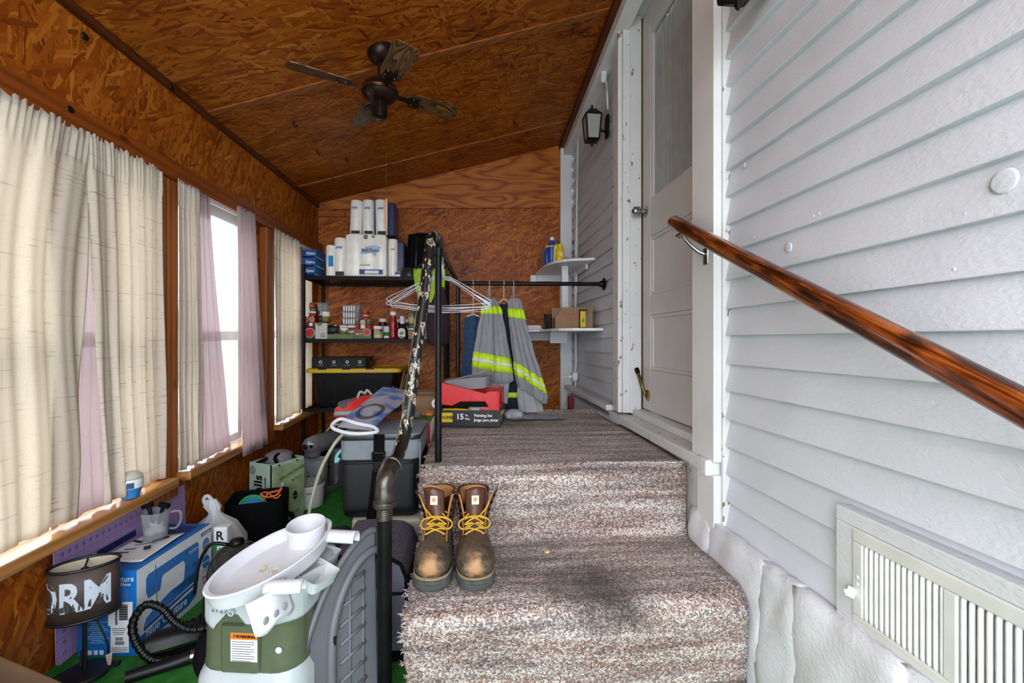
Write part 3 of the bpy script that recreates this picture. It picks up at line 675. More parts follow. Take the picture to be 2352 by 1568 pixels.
# ------------------------------------------------------------------ wall lanterns and white cable boxes
FROST = M('frosted_glass', (150,150,146), .4, var=.05)
def lantern(loc, label):
    t = thing('wall_lantern', label, 'lantern', loc, 0, 'black wall lanterns')
    w0, w1 = .048, .036
    fr_ = MB()
    for a, b in ((-1,-1),(1,-1),(1,1),(-1,1)):
        fr_.tube([(a*w0,b*w0,.09),(a*w1,b*w1,-.06)], .0055, 6)
        c, d = {(-1,-1):(1,-1),(1,-1):(1,1),(1,1):(-1,1),(-1,1):(-1,-1)}[(a,b)]
        fr_.tube([(a*w0,b*w0,.09),(c*w0,d*w0,.09)], .0055, 6); fr_.tube([(a*w1,b*w1,-.06),(c*w1,d*w1,-.06)], .0055, 6)
    fr_.build('cage', BLK, t)
    for k in range(4):
        R_ = Matrix.Rotation(k*PI/2,4,'Z'); MB().add([(-w0,-w0,.09),(w0,-w0,.09),(w1,-w1,-.06),(-w1,-w1,-.06)], [(0,1,2,3)]).xf(R_).build('glass_pane', FROST, t, solid=.002)
    MB().lathe([(.066,0),(.066,.006),(.03,.04),(.008,.05),(.008,.07),(.0005,.075)], 4, (0,0,.09)).xf(Matrix.Rotation(PI/4,4,'Z')).build('roof_cap', BLK, t)
    MB().lathe([(.0005,-.045),(.008,-.035),(.012,-.02),(.045,-.006),(.045,0)], 4, (0,0,-.06)).xf(Matrix.Rotation(PI/4,4,'Z')).build('base_cap', BLK, t)
    MB().obox((.096,0,.03), (.014,.055,.14)).build('back_plate', BLK, t, bevel=.004); MB().tube([(.09,0,.0),(.065,0,.0),(.045,0,.02)], .008, 8).build('arm', BLK, t, smooth=True)
    return t
lantern((.748,2.80,2.315), 'black wall lantern with frosted panes mounted beyond the white door')
lantern((.748,1.225,2.035), 'black wall lantern cut by the top of the frame on the near clapboards')
cb = thing('cable_box', 'small white junction box with conduit above the far wall lantern', 'junction box', (.83,2.82,2.66))
MB().obox((.825,2.82,2.67), (.035,.05,.085), Matrix.Rotation(.15,3,'X')).build('box', WHITE, cb, world=True, bevel=.006)
MB().tube([(.84,2.80,2.63),(.842,2.775,2.44)], .007, 8).build('conduit', WHITE, cb, world=True, smooth=True); MB().tube([(.83,2.83,2.71),(.84,2.84,2.76),(.848,2.80,2.82)], .006, 8).build('cable', BLK, cb, world=True, smooth=True)
cw = thing('surface_wiring', 'white surface cables running down the far clapboards to a small outlet box', 'wiring', (.84,3.62,.70))
MB().tube(catmull([(.838,3.55,2.60),(.836,3.585,2.2),(.838,3.60,1.6),(.830,3.61,1.2),(.838,3.62,.78)], 6), .006, 6).build('cable', WHITE, cw, world=True, smooth=True)
MB().tube(catmull([(.838,3.59,2.60),(.838,3.62,2.0),(.832,3.64,1.5),(.838,3.65,.62)], 6), .007, 6).build('cable', WHITE, cw, world=True, smooth=True)
ob = MB().box(.80,.842,3.585,3.665,.68,.745).build('outlet_box', WHITE, cw, world=True, bevel=.006); MB().box(.797,.80,3.61,3.64,.70,.73).build('socket_face', OFFW, ob, world=True)
MB().obox((.78,3.60,.712), (.03,.025,.022)).build('plug', WHITE, cw, world=True, bevel=.004)
MB().tube(catmull([(.765,3.60,.712),(.74,3.62,.70),(.725,3.66,.62),(.73,3.68,.5),(.72,3.66,.40),(.70,3.70,.3)], 6), .0045, 6).build('cord', WHITE, cw, world=True, smooth=True)
# ------------------------------------------------------------------ black wire rack against the back wall
XX, YY, ZZ = (1,0,0), (0,1,0), (0,0,1); NX, NY = (-1,0,0), (0,-1,0)
RX0, RX1, RY0, RY1 = -1.222, -.205, 3.43, 3.86
rk = thing('wire_rack', 'black wire shelving rack standing in the far corner by the window', 'shelf rack', (RX0,RY0,0))
RKB = M('black_coated_wire', (9,9,10), .5, var=.1, spec=.2)
for x in (RX0,RX1):
    for y in (RY0,RY1): MB().cyl((x,y,0),(x,y,1.555),.0115,n=12).build('post', RKB, rk, world=True, smooth=40)
SH = {'top':1.475,'middle':1.012,'low':.505,'bottom':.09}
for z in SH.values():
    s_ = MB().box(RX0,RX1,RY0,RY0+.006,z-.028,z).box(RX0,RX1,RY1-.006,RY1,z-.028,z).box(RX0,RX0+.006,RY0,RY1,z-.028,z).box(RX1-.006,RX1,RY0,RY1,z-.028,z).build('shelf', RKB, rk, world=True)
    w = MB()
    for k in range(31):
        x = RX0 + (RX1-RX0)*(k+.5)/31; w.tube([(x,RY0+.003,z-.003),(x,RY1-.003,z-.003)], .0026, 5)
    for y in (RY0+.11,RY0+.22,RY0+.33): w.tube([(RX0,y,z-.008),(RX1,y,z-.008)], .003, 5)
    w.build('wire_grid', RKB, s_, world=True, kind='stuff')
def carton(name, label, cat, x0, x1, y0, y1, z0, z1, mat, group=None, rz=0, bevel=.0015):
    t = thing(name, label, cat, ((x0+x1)/2,(y0+y1)/2,z0), rz, group)
    MB().box((x0-x1)/2,(x1-x0)/2,(y0-y1)/2,(y1-y0)/2,0,z1-z0).build('box_body', mat, t, bevel=bevel)
    t['w'] = x1-x0; t['d'] = y1-y0; t['h'] = z1-z0; return t
def front(t, dx, dz, w, h, mat, name='print', t_=.0008): return decal((dx, -t['d']/2-.0006, dz), XX, ZZ, w, h, mat, t, name, world=False, t=t_)
def ftext(t, s_, size, dx, dz, mat, squash=1, bold=0): return text(s_, size, (dx,-t['d']/2-.0013,dz), XX, ZZ, mat, t, squash, bold, world=False)
def side(t, dy, dz, w, h, mat, name='print'): return decal((t['w']/2+.0006, dy, dz), YY, ZZ, w, h, mat, t, name, world=False, t=.0008)
def stext(t, s_, size, dy, dz, mat, squash=1): return text(s_, size, (t['w']/2+.0013,dy,dz), YY, ZZ, mat, t, squash, world=False)
# freezer bag boxes
ZB = M('bag_box_blue', (22,120,190), .4, var=.05)
for k, lb in enumerate(('lowest','middle','topmost')):
    t = carton('bag_box', '%s of three blue freezer bag boxes stacked on the top shelf' % lb, 'box', -1.262+.004*k,-1.152+.004*k,3.452,3.66,1.476+.064*k,1.476+.064*k+.063, ZB, 'blue bag boxes')
    front(t, 0,.0315,.108,.06, M('bag_box_navy',(16,74,150),.4), 'front_panel'); ftext(t,'Ziploc',.026,.018,.036,PRINTW,1,.0006); front(t,0,.008,.10,.008,M('bag_box_cyan',(50,160,210),.4))
    side(t,0,.012,.18,.008,PRINTW)
# film wrapped roll columns
FILM = M('tissue_film', (248,243,236), .25, var=.04, scale=22, bump=.25, bscale=45)
def swoosh(t, o, s_, u=XX):
    b = blob([(-.045*s_,-.012*s_),(-.02*s_,.016*s_),(.02*s_,.022*s_),(.046*s_,.014*s_),(.03*s_,-.002*s_),(.022*s_,-.026*s_),(.004*s_,-.010*s_),(-.03*s_,-.018*s_)], o, u, ZZ, M('swoosh_blue',(160,186,214),.4), t, 'logo', world=False)
    o2 = Vector(o)+Vector((0,-.0008,0)); text('BathTissue', .019*s_, o2, u, ZZ, M('logo_navy',(16,34,84),.4), t, .9, .0004*s_, world=False)
def rollcol(r, h): return MB().lathe([(r*.9,0),(r,.01),(r,h*.3),(r*.975,h*.34),(r,h*.38),(r,h*.63),(r*.975,h*.67),(r,h*.71),(r,h-.012),(r*.88,h),(r*.3,h)], 20)
t = thing('paper_towel_roll', 'wrapped paper towel roll with a cyan label beside the bag boxes', 'paper towel', (-1.055,3.52,1.476)); rollcol(.037,.235).build('roll', FILM, t, smooth=40)
decal((.008,-.038,.115), XX, ZZ, .034,.08, M('cyan_label',(30,130,190),.4), t, 'label', world=False, t=.004)
t = thing('tissue_roll_column', 'leaning column of film wrapped tissue rolls at the near end of the bath tissue pack', 'toilet paper', (-.985,3.52,1.476)); rollcol(.046,.29).build('roll_column', FILM, t, smooth=40)
swoosh(t, (0,-.048,.215), .62); decal((.004,-.047,.022), XX, ZZ, .06,.03, PRINTK, t, 'label', world=False, t=.003)
def scallop(n, w, d, h, dr):
    pts = []
    for i in range(n*6+1):
        u = i/(n*6); pts.append((-w/2+w*u, -d/2 - dr*abs(math.sin(PI*u*n))))
    pts += [(w/2+dr*.6, -d/4),(w/2, 0),(w/2+dr*.6,d/4),(w/2,d/2),(-w/2,d/2),(-w/2-dr*.6,d/4),(-w/2,0),(-w/2-dr*.6,-d/4)]
    rings = []
    for f, z in ((.96,0),(1,.012),(1,h*.33),(.99,h*.36),(1,h*.39),(1,h-.016),(.95,h)):
        rings.append([Vector((x*f,y*f,z)) for x, y in pts])
    return MB().rings(rings)
t = thing('bath_tissue_pack', 'large film wrapped bath tissue pack with a blue wave logo on the top shelf', 'toilet paper', (-.79,3.57,1.476))
scallop(3,.29,.19,.315,.012).build('wrap', FILM, t, smooth=50); swoosh(t, (.035,-.109,.195), 1.75)
decal((.04,-.109,.035), XX, ZZ, .17,.036, M('pack_stripe_blue',(40,62,130),.35), t, 'label', world=False, t=.006); decal((.045,-.1135,.033), XX, ZZ, .10,.024, PRINTW, t, 'label', world=False)
decal((-.0,-.108,.295), XX, ZZ, .026,.028, PRINTK, t, 'label', world=False, t=.004); text('M', .022, (0,-.111,.295), XX, ZZ, PRINTW, t, world=False)
decal((.055,-.108,.298), XX, ZZ, .02,.016, GREYINK, t, 'label', world=False, t=.004); decal((-.005,-.109,.085), XX, ZZ, .075,.010, M('pale_grey_ink',(176,170,168),.5), t, 'print', world=False, t=.004)
t = thing('tissue_pack', 'tissue roll pack in a navy wrapper behind the right edge of the bath tissue', 'toilet paper', (-.575,3.60,1.476)); rollcol(.036,.29).xf(Matrix.Translation((-.025,-.08,0))).build('roll_column', FILM, t, smooth=40)
MB().box(.0,.06,-.08,.14,0,.28).build('side_wrap', M('navy_wrap',(30,40,84),.3), t, bevel=.012); swoosh(t, (-.022,-.118,.21), .4)
t = thing('tissue_pack', 'three column bath tissue pack lying on top of the large pack', 'toilet paper', (-.785,3.56,1.794))
for k, x in enumerate((-.095,0,.098)):
    rollcol(.0455,.262).xf(Matrix.Rotation(.03*(1-k),4,'Y')).xf(Matrix.Translation((x,-.02,.004*k))).build('roll_column', FILM, t, smooth=40); swoosh(t, (x,-.068,.20), .58)
    decal((x+.008,-.067,.018), XX, ZZ, .06,.022, PRINTK, t, 'label', world=False, t=.003)
MB().box(.05,.052,-.06,.03,.0,.26).build('blue_stripe', DBLUE, t); MB().box(.145,.20,-.04,.14,0,.255).build('side_wrap', M('navy_wrap',(30,40,84),.3), t, bevel=.012)
t = carton('small_carton', 'small white and blue carton at the foot of the navy tissue pack', 'box', -.575,-.535,3.45,3.49,1.476,1.513, PRINTW); front(t,0,.026,.038,.018,DBLUE)
# black seat, pan and bags at the end of the rack
t = thing('child_seat', 'black moulded child seat shell standing on the top shelf', 'seat', (-.372,3.62,1.476))
def seatf(u, v):
    a = PI*2*u; w = .145*(1-.12*v); r = (abs(math.cos(a))**4+abs(math.sin(a))**4)**-.25; return (w*r*math.cos(a), .10*r*math.sin(a)+.03*v, .345*v)
MB().grid(seatf, 32, 6, cu=True).build('shell', BLKM, t, smooth=True, solid=-.018); MB().lathe([(.11,.33),(.125,.345),(.10,.36),(.0005,.362)], 24, (0,.03,0), 1.0,.75).build('head_rest', BLKM, t, smooth=True)
MB().tube([(-.06,-.085,.05),(-.055,-.09,.2),(-.05,-.07,.32)], .008, 6).build('strap', BLK, t); MB().tube([(.06,-.085,.05),(.055,-.09,.2),(.05,-.07,.32)], .008, 6).build('strap', BLK, t)
t = thing('frying_pan', 'dark non-stick pan lying upside down on the top shelf edge', 'pan', (-.475,3.49,1.476)); MB().lathe([(.072,0),(.072,.012),(.066,.045),(.055,.07),(.0005,.072)], 24).build('pan_body', M('dark_grey_metal',(52,52,54),.35,.5), t, smooth=40)
MB().tube([(.06,.0,.02),(.12,.01,.03),(.16,.03,.03)], .009, 8).build('handle', BLK, t)
def sack(name, label, cat, loc, levels, mat, pl=7, amp=.02, nseg=40, seed=1, parts=()):
    rr_ = random.Random(seed); ph = rr_.uniform(0,6)
    rings = []
    for (cx, cy, z, a, b) in levels:
        rings.append([Vector((cx+a*math.cos(w)*(1+amp*math.sin(pl*w+ph+z*7)+amp*.6*math.sin(pl*2.3*w+ph*2)), cy+b*math.sin(w)*(1+amp*math.sin(pl*w+ph+z*7)+amp*.6*math.sin(pl*2.3*w+ph*2)), z)) for w in [2*PI*j/nseg for j in range(nseg)]])
    t = thing(name, label, cat, loc); MB().rings(rings).build('cloth', mat, t, smooth=55); return t
t = sack('lime_bag', 'lime green fabric bag hanging off the end of the rack', 'bag', (-.315,3.395,1.28), [(0,0,0,.02,.012),(-.01,0,.03,.075,.018),(0,0,.10,.105,.022),(0,0,.20,.115,.022),(0,.01,.25,.112,.018)], LIME, 5, .06, seed=4)
MB().tube([(-.10,0,.24),(-.05,.0,.29),(.05,.0,.29),(.10,0,.24)], .006, 6).build('strap', BLK, t)
t = sack('plum_bag', 'dark plum drawstring bag hanging low beside the rack post', 'bag', (-.25,3.39,.955), [(0,0,0,.02,.015),(0,0,.03,.075,.03),(0,0,.12,.088,.035),(.005,0,.26,.075,.03),(.01,0,.40,.04,.02),(.01,0,.44,.03,.015)], M('plum_cloth',(44,26,36),.85,bump=.2), 6, .06, seed=9)
t = sack('navy_bag', 'small navy cloth pouch hanging behind the pipe post', 'bag', (-.375,3.40,1.10), [(0,0,0,.02,.012),(0,0,.03,.05,.02),(0,0,.14,.05,.02),(0,0,.2,.02,.012)], NAVY, 5, .05, seed=11)

# ------------------------------------------------------------------ groceries on the middle shelf
TIN = M('tin_metal', (176,176,178), .25, .9, var=.1)
def can(name, label, x, y, z, r, h, mats, cat='can', group='canned food on the middle shelf', txt=None, tc=None):
    t = thing(name, label, cat, (x,y,z), 0, group)
    MB().lathe([(r*.94,0),(r,.003),(r,h-.003),(r*.94,h),(r*.9,h-.003),(r*.2,h-.003)], 18).build('tin', TIN, t, smooth=40)
    n = len(mats); a = .006; b = h-.006
    for i, (m_, f0, f1) in enumerate(mats): MB().lathe([(r*1.012,a+(b-a)*f0),(r*1.012,a+(b-a)*f1)], 18, cap=False).build('label', m_, t, smooth=True, solid=.0006)
    if txt: text(txt, r*.55, (0,-r*1.03-.0008,h*.62), XX, ZZ, tc or PRINTW, t, world=False)
    return t
CRM = M('cream_label',(206,196,170),.5); TOMR = M('tomato_red',(176,34,26),.45,var=.2,scale=60); OLV = M('olive_green_print',(108,116,40),.5,var=.2,scale=50); MAR = M('maroon_label',(112,22,28),.45)
ZM = 1.013
t = carton('tomato_carton', 'black canned tomato carton with a round red tomato picture at the shelf corner', 'box', -1.222,-1.150,3.445,3.52,ZM,1.10, PRINTK)
blob(ell(.036,.036), (0,-.0382,.044), XX, ZZ, PRINTW, t, 'print', world=False); b = blob(ell(.033,.033), (0,-.039,.044), XX, ZZ, TOMR, t, 'print', world=False)
t = carton('can_carton', 'dark red carton of small cans stacked over the tomato carton', 'box', -1.226,-1.152,3.45,3.52,1.101,1.178, MAR)
for dx, m_ in ((-.022,TOMR),(.018,M('fruit_orange',(190,90,50),.5))): blob(ell(.015,.019), (dx,-.0358,.055), XX, ZZ, CRM, t, 'print', world=False); blob(ell(.012,.015), (dx,-.0366,.055), XX, ZZ, m_, t, 'print', world=False)
front(t,-.002,.055,.010,.03,GRN); front(t,.01,.018,.022,.022,PRINTW)
can('food_can','red and green tin topmost on the cartons at the shelf corner',-1.178,3.485,1.222,.0225,.058,[(TOMR,.3,1),(GRN,0,.32)],txt='Del')
can('food_can','short red and white tin under the topmost tin at the shelf corner',-1.178,3.485,1.179,.024,.042,[(TOMR,0,.6),(PRINTW,.6,1)])
can('food_can','dark brown tin beside the corner cartons on the middle shelf',-1.125,3.50,1.131,.021,.062,[(M('dark_brown_label',(44,30,28),.5),0,1)])
can('food_can','white tin with an olive pickle picture behind the paper carrier',-1.082,3.485,1.137,.029,.083,[(PRINTW,.5,1),(OLV,.0,.45),(CRM,.45,.55)])
t = thing('clear_tub', 'clear lidded tub on top of the tins near the rack post', 'tub', (-1.11,3.52,1.222)); CLR = clear('clear_plastic',(200,204,206),.30,.2)
MB().lathe([(.036,0),(.042,.05),(.044,.052)], 4, sx=1.2,sy=1).xf(Matrix.Rotation(PI/4,4,'Z')).build('tub_body', CLR, t); MB().obox((0,0,.056), (.095,.08,.006)).build('lid', CLR, t, bevel=.002)
t = thing('dark_sauce_can', 'striped dark tin under the clear lidded tub', 'can', (-1.128,3.52,1.194)); MB().lathe([(.02,0),(.02,.027)],16).build('tin', M('striped_tin',(120,110,112),.4,.5), t)
t = carton('paper_carrier', 'white newsprint patterned paper carrier with a scooped top on the middle shelf', 'box', -1.148,-1.062,3.445,3.51,ZM,1.13, M('newsprint',(190,186,180),.7,var=.15,scale=90))
blob([(.022*math.cos(PI+PI*i/10),.022*math.sin(PI+PI*i/10)) for i in range(11)], (-.012,-.0336,.117), XX, ZZ, OLV, t, 'cut_out', world=False); front(t,.012,.02,.034,.012,GREYINK); front(t,.012,.038,.03,.008,GREYINK)
t = thing('food_can', 'black tin lying on its side against the paper carrier', 'can', (-1.04,3.48,1.078), 0, 'canned food on the middle shelf'); MB().lathe([(.036,-.02),(.038,-.017),(.038,.03),(.036,.033)],18).xf(Matrix.Rotation(PI/2,4,'Y')).build('tin', PRINTK, t, smooth=40); MB().lathe([(.028,.033),(.027,.034)],18).xf(Matrix.Rotation(PI/2,4,'Y')).build('rim', TIN, t)
t = carton('green_carton_tray', 'long low olive cardboard tray holding mushroom tins', 'tray', -1.06,-.872,3.44,3.60,ZM,1.048, M('olive_card',(96,108,70),.6))
can('food_can','slim navy tin in the olive tray',-1.008,3.47,1.049,.016,.066,[(M('navy_label',(28,34,60),.45),0,1)])
can('food_can','white mushroom tin in the olive tray',-.947,3.475,1.049,.031,.068,[(PRINTW,.35,1),(M('pale_blue_label',(150,176,190),.5),.7,.8),(OLV,0,.3)])
can('food_can','white and green tin with a red badge in the olive tray',-.888,3.475,1.049,.030,.068,[(PRINTW,.6,1),(PRED,.35,.75),(M('mint_label',(150,196,150),.5),0,.35)])
t = thing('clear_container_stack', 'stack of clear ribbed plastic takeout boxes on the middle shelf', 'container', (-.90,3.50,1.118))
for k in range(3):
    q = MB().rings([[Vector((x*f,y*f,z)) for x, y in rrect(.14,.12,.02,3)] for f, z in ((.78,0),(.95,.044),(1,.046),(1,.05))]).xf(Matrix.Translation((0,.02,.048*k))).build('container', CLR, t)
    rb = MB()
    for j in range(5): rb.box(-.05+.018*j,-.042+.018*j,-.036-.008,-.034-.004,.048*k+.006,.048*k+.04)
    rb.build('ribs', PRINTW, q, kind='stuff')
t = carton('paste_carton', 'tomato paste carton with green corners and a round tomato picture', 'box', -.872,-.745,3.445,3.52,ZM,1.083, M('paste_brown',(118,66,58),.5))
blob([(-.06,0),(.06,0),(.06,.03),(.02,.0),(-.02,.03)], (0,-.0384,.003), XX, ZZ, M('paste_green',(36,104,58),.5), t, 'print', world=False); blob(ell(.027,.027), (.03,-.0392,.048), XX, ZZ, CRM, t, 'print', world=False); blob(ell(.024,.024), (.03,-.0400,.048), XX, ZZ, TOMR, t, 'print', world=False); ftext(t,'PASTE',.016,-.028,.035,M('pale_yellow_ink',(214,206,150),.5),1,.0004)
for k, (x, lab) in enumerate(((-.853,'first small paste tin on the paste carton, nearest the clear boxes'),(-.812,'middle small paste tin on the paste carton with a pale label'),(-.770,'last small paste tin on the paste carton, nearest the ketchup'))):
    can('paste_can', lab, x,3.475,1.084,.0185,.072,[(TOMR,0,.5),(M('leaf_brown',(104,98,76),.5),.5,1)] if k != 1 else [(PRINTW,0,.45),(CRM,.45,1)])
can('paste_can','red paste tin standing alone on top of the small paste tins',-.795,3.49,1.157,.021,.066,[(PRED,0,.35),(CRM,.35,.55),(PRED,.55,1)])
can('vegetable_can','white vegetable tin with a red logo beside the ketchup bottle',-.702,3.475,ZM,.032,.10,[(PRINTW,.75,1),(PRED,.55,.75),(M('pale_green_label',(150,180,120),.5),.3,.55),(M('potato_beige',(200,186,160),.5),0,.3)],txt='Ranch')
JARG = M('dark_sauce_glass',(54,16,14),.15,var=.1)
def jar(x, y, h, label, r=.034):
    t = thing('sauce_jar', label, 'jar', (x,y,ZM), 0, 'dark sauce jars'); MB().lathe([(r*.9,0),(r,.008),(r,h*.7),(r*.8,h*.82),(r*.8,h*.86)],18).build('glass', JARG, t, smooth=40); MB().lathe([(r*.86,h*.86),(r*.88,h*.88),(r*.88,h),(r*.8,h+.003)],18).build('lid', OFFW, t, smooth=40)
    MB().lathe([(r*1.01,h*.2),(r*1.01,h*.6)],18,cap=False).build('label', PRINTW, t, smooth=True); return t
jar(-.685,3.57,.152,'dark sauce jar with a white lid behind the vegetable tin'); jar(-.575,3.58,.150,'dark sauce jar with a white lid between the ketchup and barbecue bottles'); jar(-.505,3.58,.148,'dark sauce jar with a white lid behind the barbecue bottle')
can('vegetable_can','white and green tin half hidden between the vegetable tin and the ketchup',-.648,3.53,ZM,.026,.10,[(PRINTW,.5,1),(GRN,.2,.5),(PRINTW,0,.2)])
t = thing('ketchup_bottle', 'tall dark red ketchup bottle with a white cap on the middle shelf', 'bottle', (-.59,3.47,ZM)); MB().lathe([(.028,0),(.031,.006),(.031,.03),(.027,.04),(.030,.055),(.031,.11),(.026,.14),(.021,.165),(.021,.175)],20).build('bottle_body', M('ketchup_red',(132,14,16),.15,var=.06), t, smooth=50); MB().lathe([(.022,.175),(.023,.178),(.022,.20),(.017,.205)],18).build('cap', WHITE, t, smooth=40)
t = thing('barbecue_bottle', 'brown barbecue sauce bottle with a white arched label', 'bottle', (-.523,3.465,ZM)); MB().lathe([(.036,0),(.04,.006),(.04,.06),(.036,.08),(.018,.105),(.016,.115)],20,sy=.7).build('bottle_body', M('barbecue_brown',(30,16,14),.12), t, smooth=50); MB().lathe([(.0175,.113),(.0185,.165),(.016,.170)],16).build('cap', M('white_foil_cap',(196,198,206),.4), t, smooth=40)
blob([(-.027,-.03),(.027,-.03),(.027,.012)] + [(.027*math.cos(PI*i/8),.012+.022*math.sin(PI*i/8)) for i in range(1,8)] + [(-.027,.012)], (0,-.0285,.046), XX, ZZ, M('silver_label',(186,186,194),.4), t, 'label', world=False, t=.006); blob(ell(.016,.012), (0,-.0325,.042), XX, ZZ, OLV, t, 'label', world=False)
text("HONEY", .011, (0,-.0315,.007), XX, ZZ, PRINTW, t, world=False)
t = carton('cardboard_tray', 'low brown cardboard tray of tins at the far end of the middle shelf', 'tray', -.475,-.225,3.44,3.62,ZM,1.075, CARD)
can('vegetable_can','tall tin with a green top standing in the cardboard tray',-.448,3.475,1.122,.031,.086,[(M('teal_green_label',(90,140,116),.5),.7,1),(M('corn_yellow_label',(196,170,104),.5),0,.7)])
can('vegetable_can','green and white tin under the tall tin in the cardboard tray',-.448,3.475,1.076,.030,.045,[(GRN,.3,1),(PRINTW,0,.3)])
can('vegetable_can','small yellow green tin in the far corner of the cardboard tray',-.335,3.50,1.076,.03,.03,[(M('yellow_green_label',(140,130,50),.5),.4,1),(PRED,0,.4)])

# ------------------------------------------------------------------ low shelf: tote, boxes
t = thing('storage_tote', 'black storage tote with a yellow lid on the low shelf', 'storage tote', (-.872,3.64,.506)); TB = M('tote_black',(16,16,18),.5,var=.12,spec=.25)
MB().rings([[Vector((x*f,y*f,z)) for x, y in rrect(.61,.38,.03,3)] for f, z in ((.87,0),(.89,.01),(1.0,.262))]).build('tub', TB, t, smooth=40)
rb = MB()
for x in (-.235,-.14,.06,.155): rb.hexa([(x-.005,-.172,.04),(x+.005,-.172,.04),(x+.005,-.16,.04),(x-.005,-.16,.04),(x-.005,-.189,.2),(x+.005,-.189,.2),(x+.005,-.16,.2),(x-.005,-.16,.2)])
for x in (-.1875,.1075): rb.hexa([(x-.05,-.187,.195),(x+.05,-.187,.195),(x+.05,-.16,.195),(x-.05,-.16,.195),(x-.05,-.189,.203),(x+.05,-.189,.203),(x+.05,-.16,.203),(x-.05,-.16,.203)])
rb.build('moulded_ribs', TB, t, kind='stuff')
ld = MB().rings([[Vector((x*f,y*f,z)) for x, y in rrect(.685,.425,.035,3)] for f, z in ((1,.258),(1.005,.264),(1.0,.285),(.96,.29),(.94,.284),(.5,.284))]).build('lid', YEL, t, smooth=40)
for x in (-.22,-.05,.12): MB().box(x-.03,x+.03,-.214,-.19,.281,.291).build('lid_notch', BLK, ld)
t = carton('gadget_box', 'flat black electronics box with white icons on the yellow lid', 'box', -1.17,-.785,3.44,3.70,.797,.875, M('box_charcoal',(24,24,26),.55,var=.08,spec=.25))
for dx in (-.13,-.035,.06,.15): blob(ell(.011,.011,14), (dx,-.1308,.046), XX, ZZ, PRINTW, t, 'icon', world=False); blob(ell(.007,.007,10), (dx,-.1316,.046), XX, ZZ, M('box_charcoal'), t, 'icon', world=False); front(t,dx,.022,.04,.005,GREYINK)
side(t,-.03,.045,.11,.004,GREYINK); side(t,.06,.025,.04,.025,GREYINK)
for k, (x, rzv, hh, lab) in enumerate(((-.570,.24,.27,'tall flattened cardboard sheet leaning between tote and pipe'),(-.545,.27,.29,'tallest flattened cardboard sheet behind the leaning ones'),(-.515,.30,.22,'shorter flattened cardboard sheet leaning nearest the chipped pipe'))):
    t = thing('cardboard_sheet', lab, 'cardboard', (x,3.56,.506), 0, 'flattened cardboard'); MB().obox((0,0,hh/2), (.008,.22,hh)).xf(Matrix.Rotation(rzv,4,'Y')).build('sheet', CARD_D if k == 1 else CARD, t); MB().obox((.004,-.06,hh*.6), (.006,.10,hh*.7)).xf(Matrix.Rotation(rzv+.06,4,'Y')).build('flap', CARD, t)
t = carton('blue_folder', 'thin bright blue plastic folder beside the black tote', 'folder', -.592,-.58,3.445,3.60,.506,.66, M('bright_blue_plastic',(24,70,170),.35))
# ------------------------------------------------------------------ wire hangers on the long bar
hp = [(0,0),(.004,-.02),(.0,-.04)]
def hanger_pts(w, drop, sag=0):
    hook = [V(-.018,0,.012),V(-.02,0,.026),V(-.012,0,.040),V(.0,0,.045),(V(.012,0,.040)),V(.018,0,.026),V(.012,0,.008),V(.002,0,-.012),V(0,0,-.05),V(0,0,-.075)]
    return hook, [V(0,0,-.07),V(.02,0,-.078),V(.05,0,-.085),V(w*.93,0,-.07-drop*.86),V(w,0,-.07-drop*.96),V(w*.985,0,-.07-drop),V(w*.9,0,-.07-drop*1.03),V(0,0,-.07-drop*1.12-sag),V(-w*.9,0,-.07-drop*1.03),V(-w*.985,0,-.07-drop),V(-w,0,-.07-drop*.96),V(-w*.93,0,-.07-drop*.86),V(-.05,0,-.085),V(-.02,0,-.078),V(0,0,-.07)]
def hanger(label, loc, rz, w=.205, drop=.115, mat=WIRE, group='wire hangers on the bar', tilt=0, name='wire_hanger', sag=0):
    t = thing(name, label, 'hanger', loc, rz, group); a, b = hanger_pts(w, drop, sag); Rm = Matrix.Rotation(PI/2,4,'Z')
    Tm = Matrix.Rotation(tilt,4,'Y')
    MB().tube([Vector((p.y,p.x,p.z)) if p.z > -.01 else p for p in catmull(a,3)], .0014, 6).xf(Tm).build('hook', mat, t, smooth=True)
    MB().tube(catmull(b,4), .0014, 6).xf(Tm).build('frame', mat, t, smooth=True)
    tw = MB().tube([V(.003*math.cos(k*1.3),.003*math.sin(k*1.3),-.05-.0016*k) for k in range(16)], .0011, 5).xf(Tm).build('twist', mat, t, smooth=True); return t
hl = ('nearest the chipped pipe rail','second from the chipped pipe rail','third from the chipped pipe rail','fourth from the chipped pipe rail','fifth from the chipped pipe rail','sixth from the chipped pipe rail','farthest from the chipped pipe rail')
for k in range(7):
    y = 1.845 + .022*k; hanger('empty galvanized wire hanger on the bar, %s' % hl[k], (-.131+.037*(y-1.78)+.0, y, 1.3355), -.10+.035*((k*3)%5), .205+.004*(k%3), .112+.007*((k*2)%4), tilt=.03*((k%3)-1)+.035, sag=.003*(k%4))
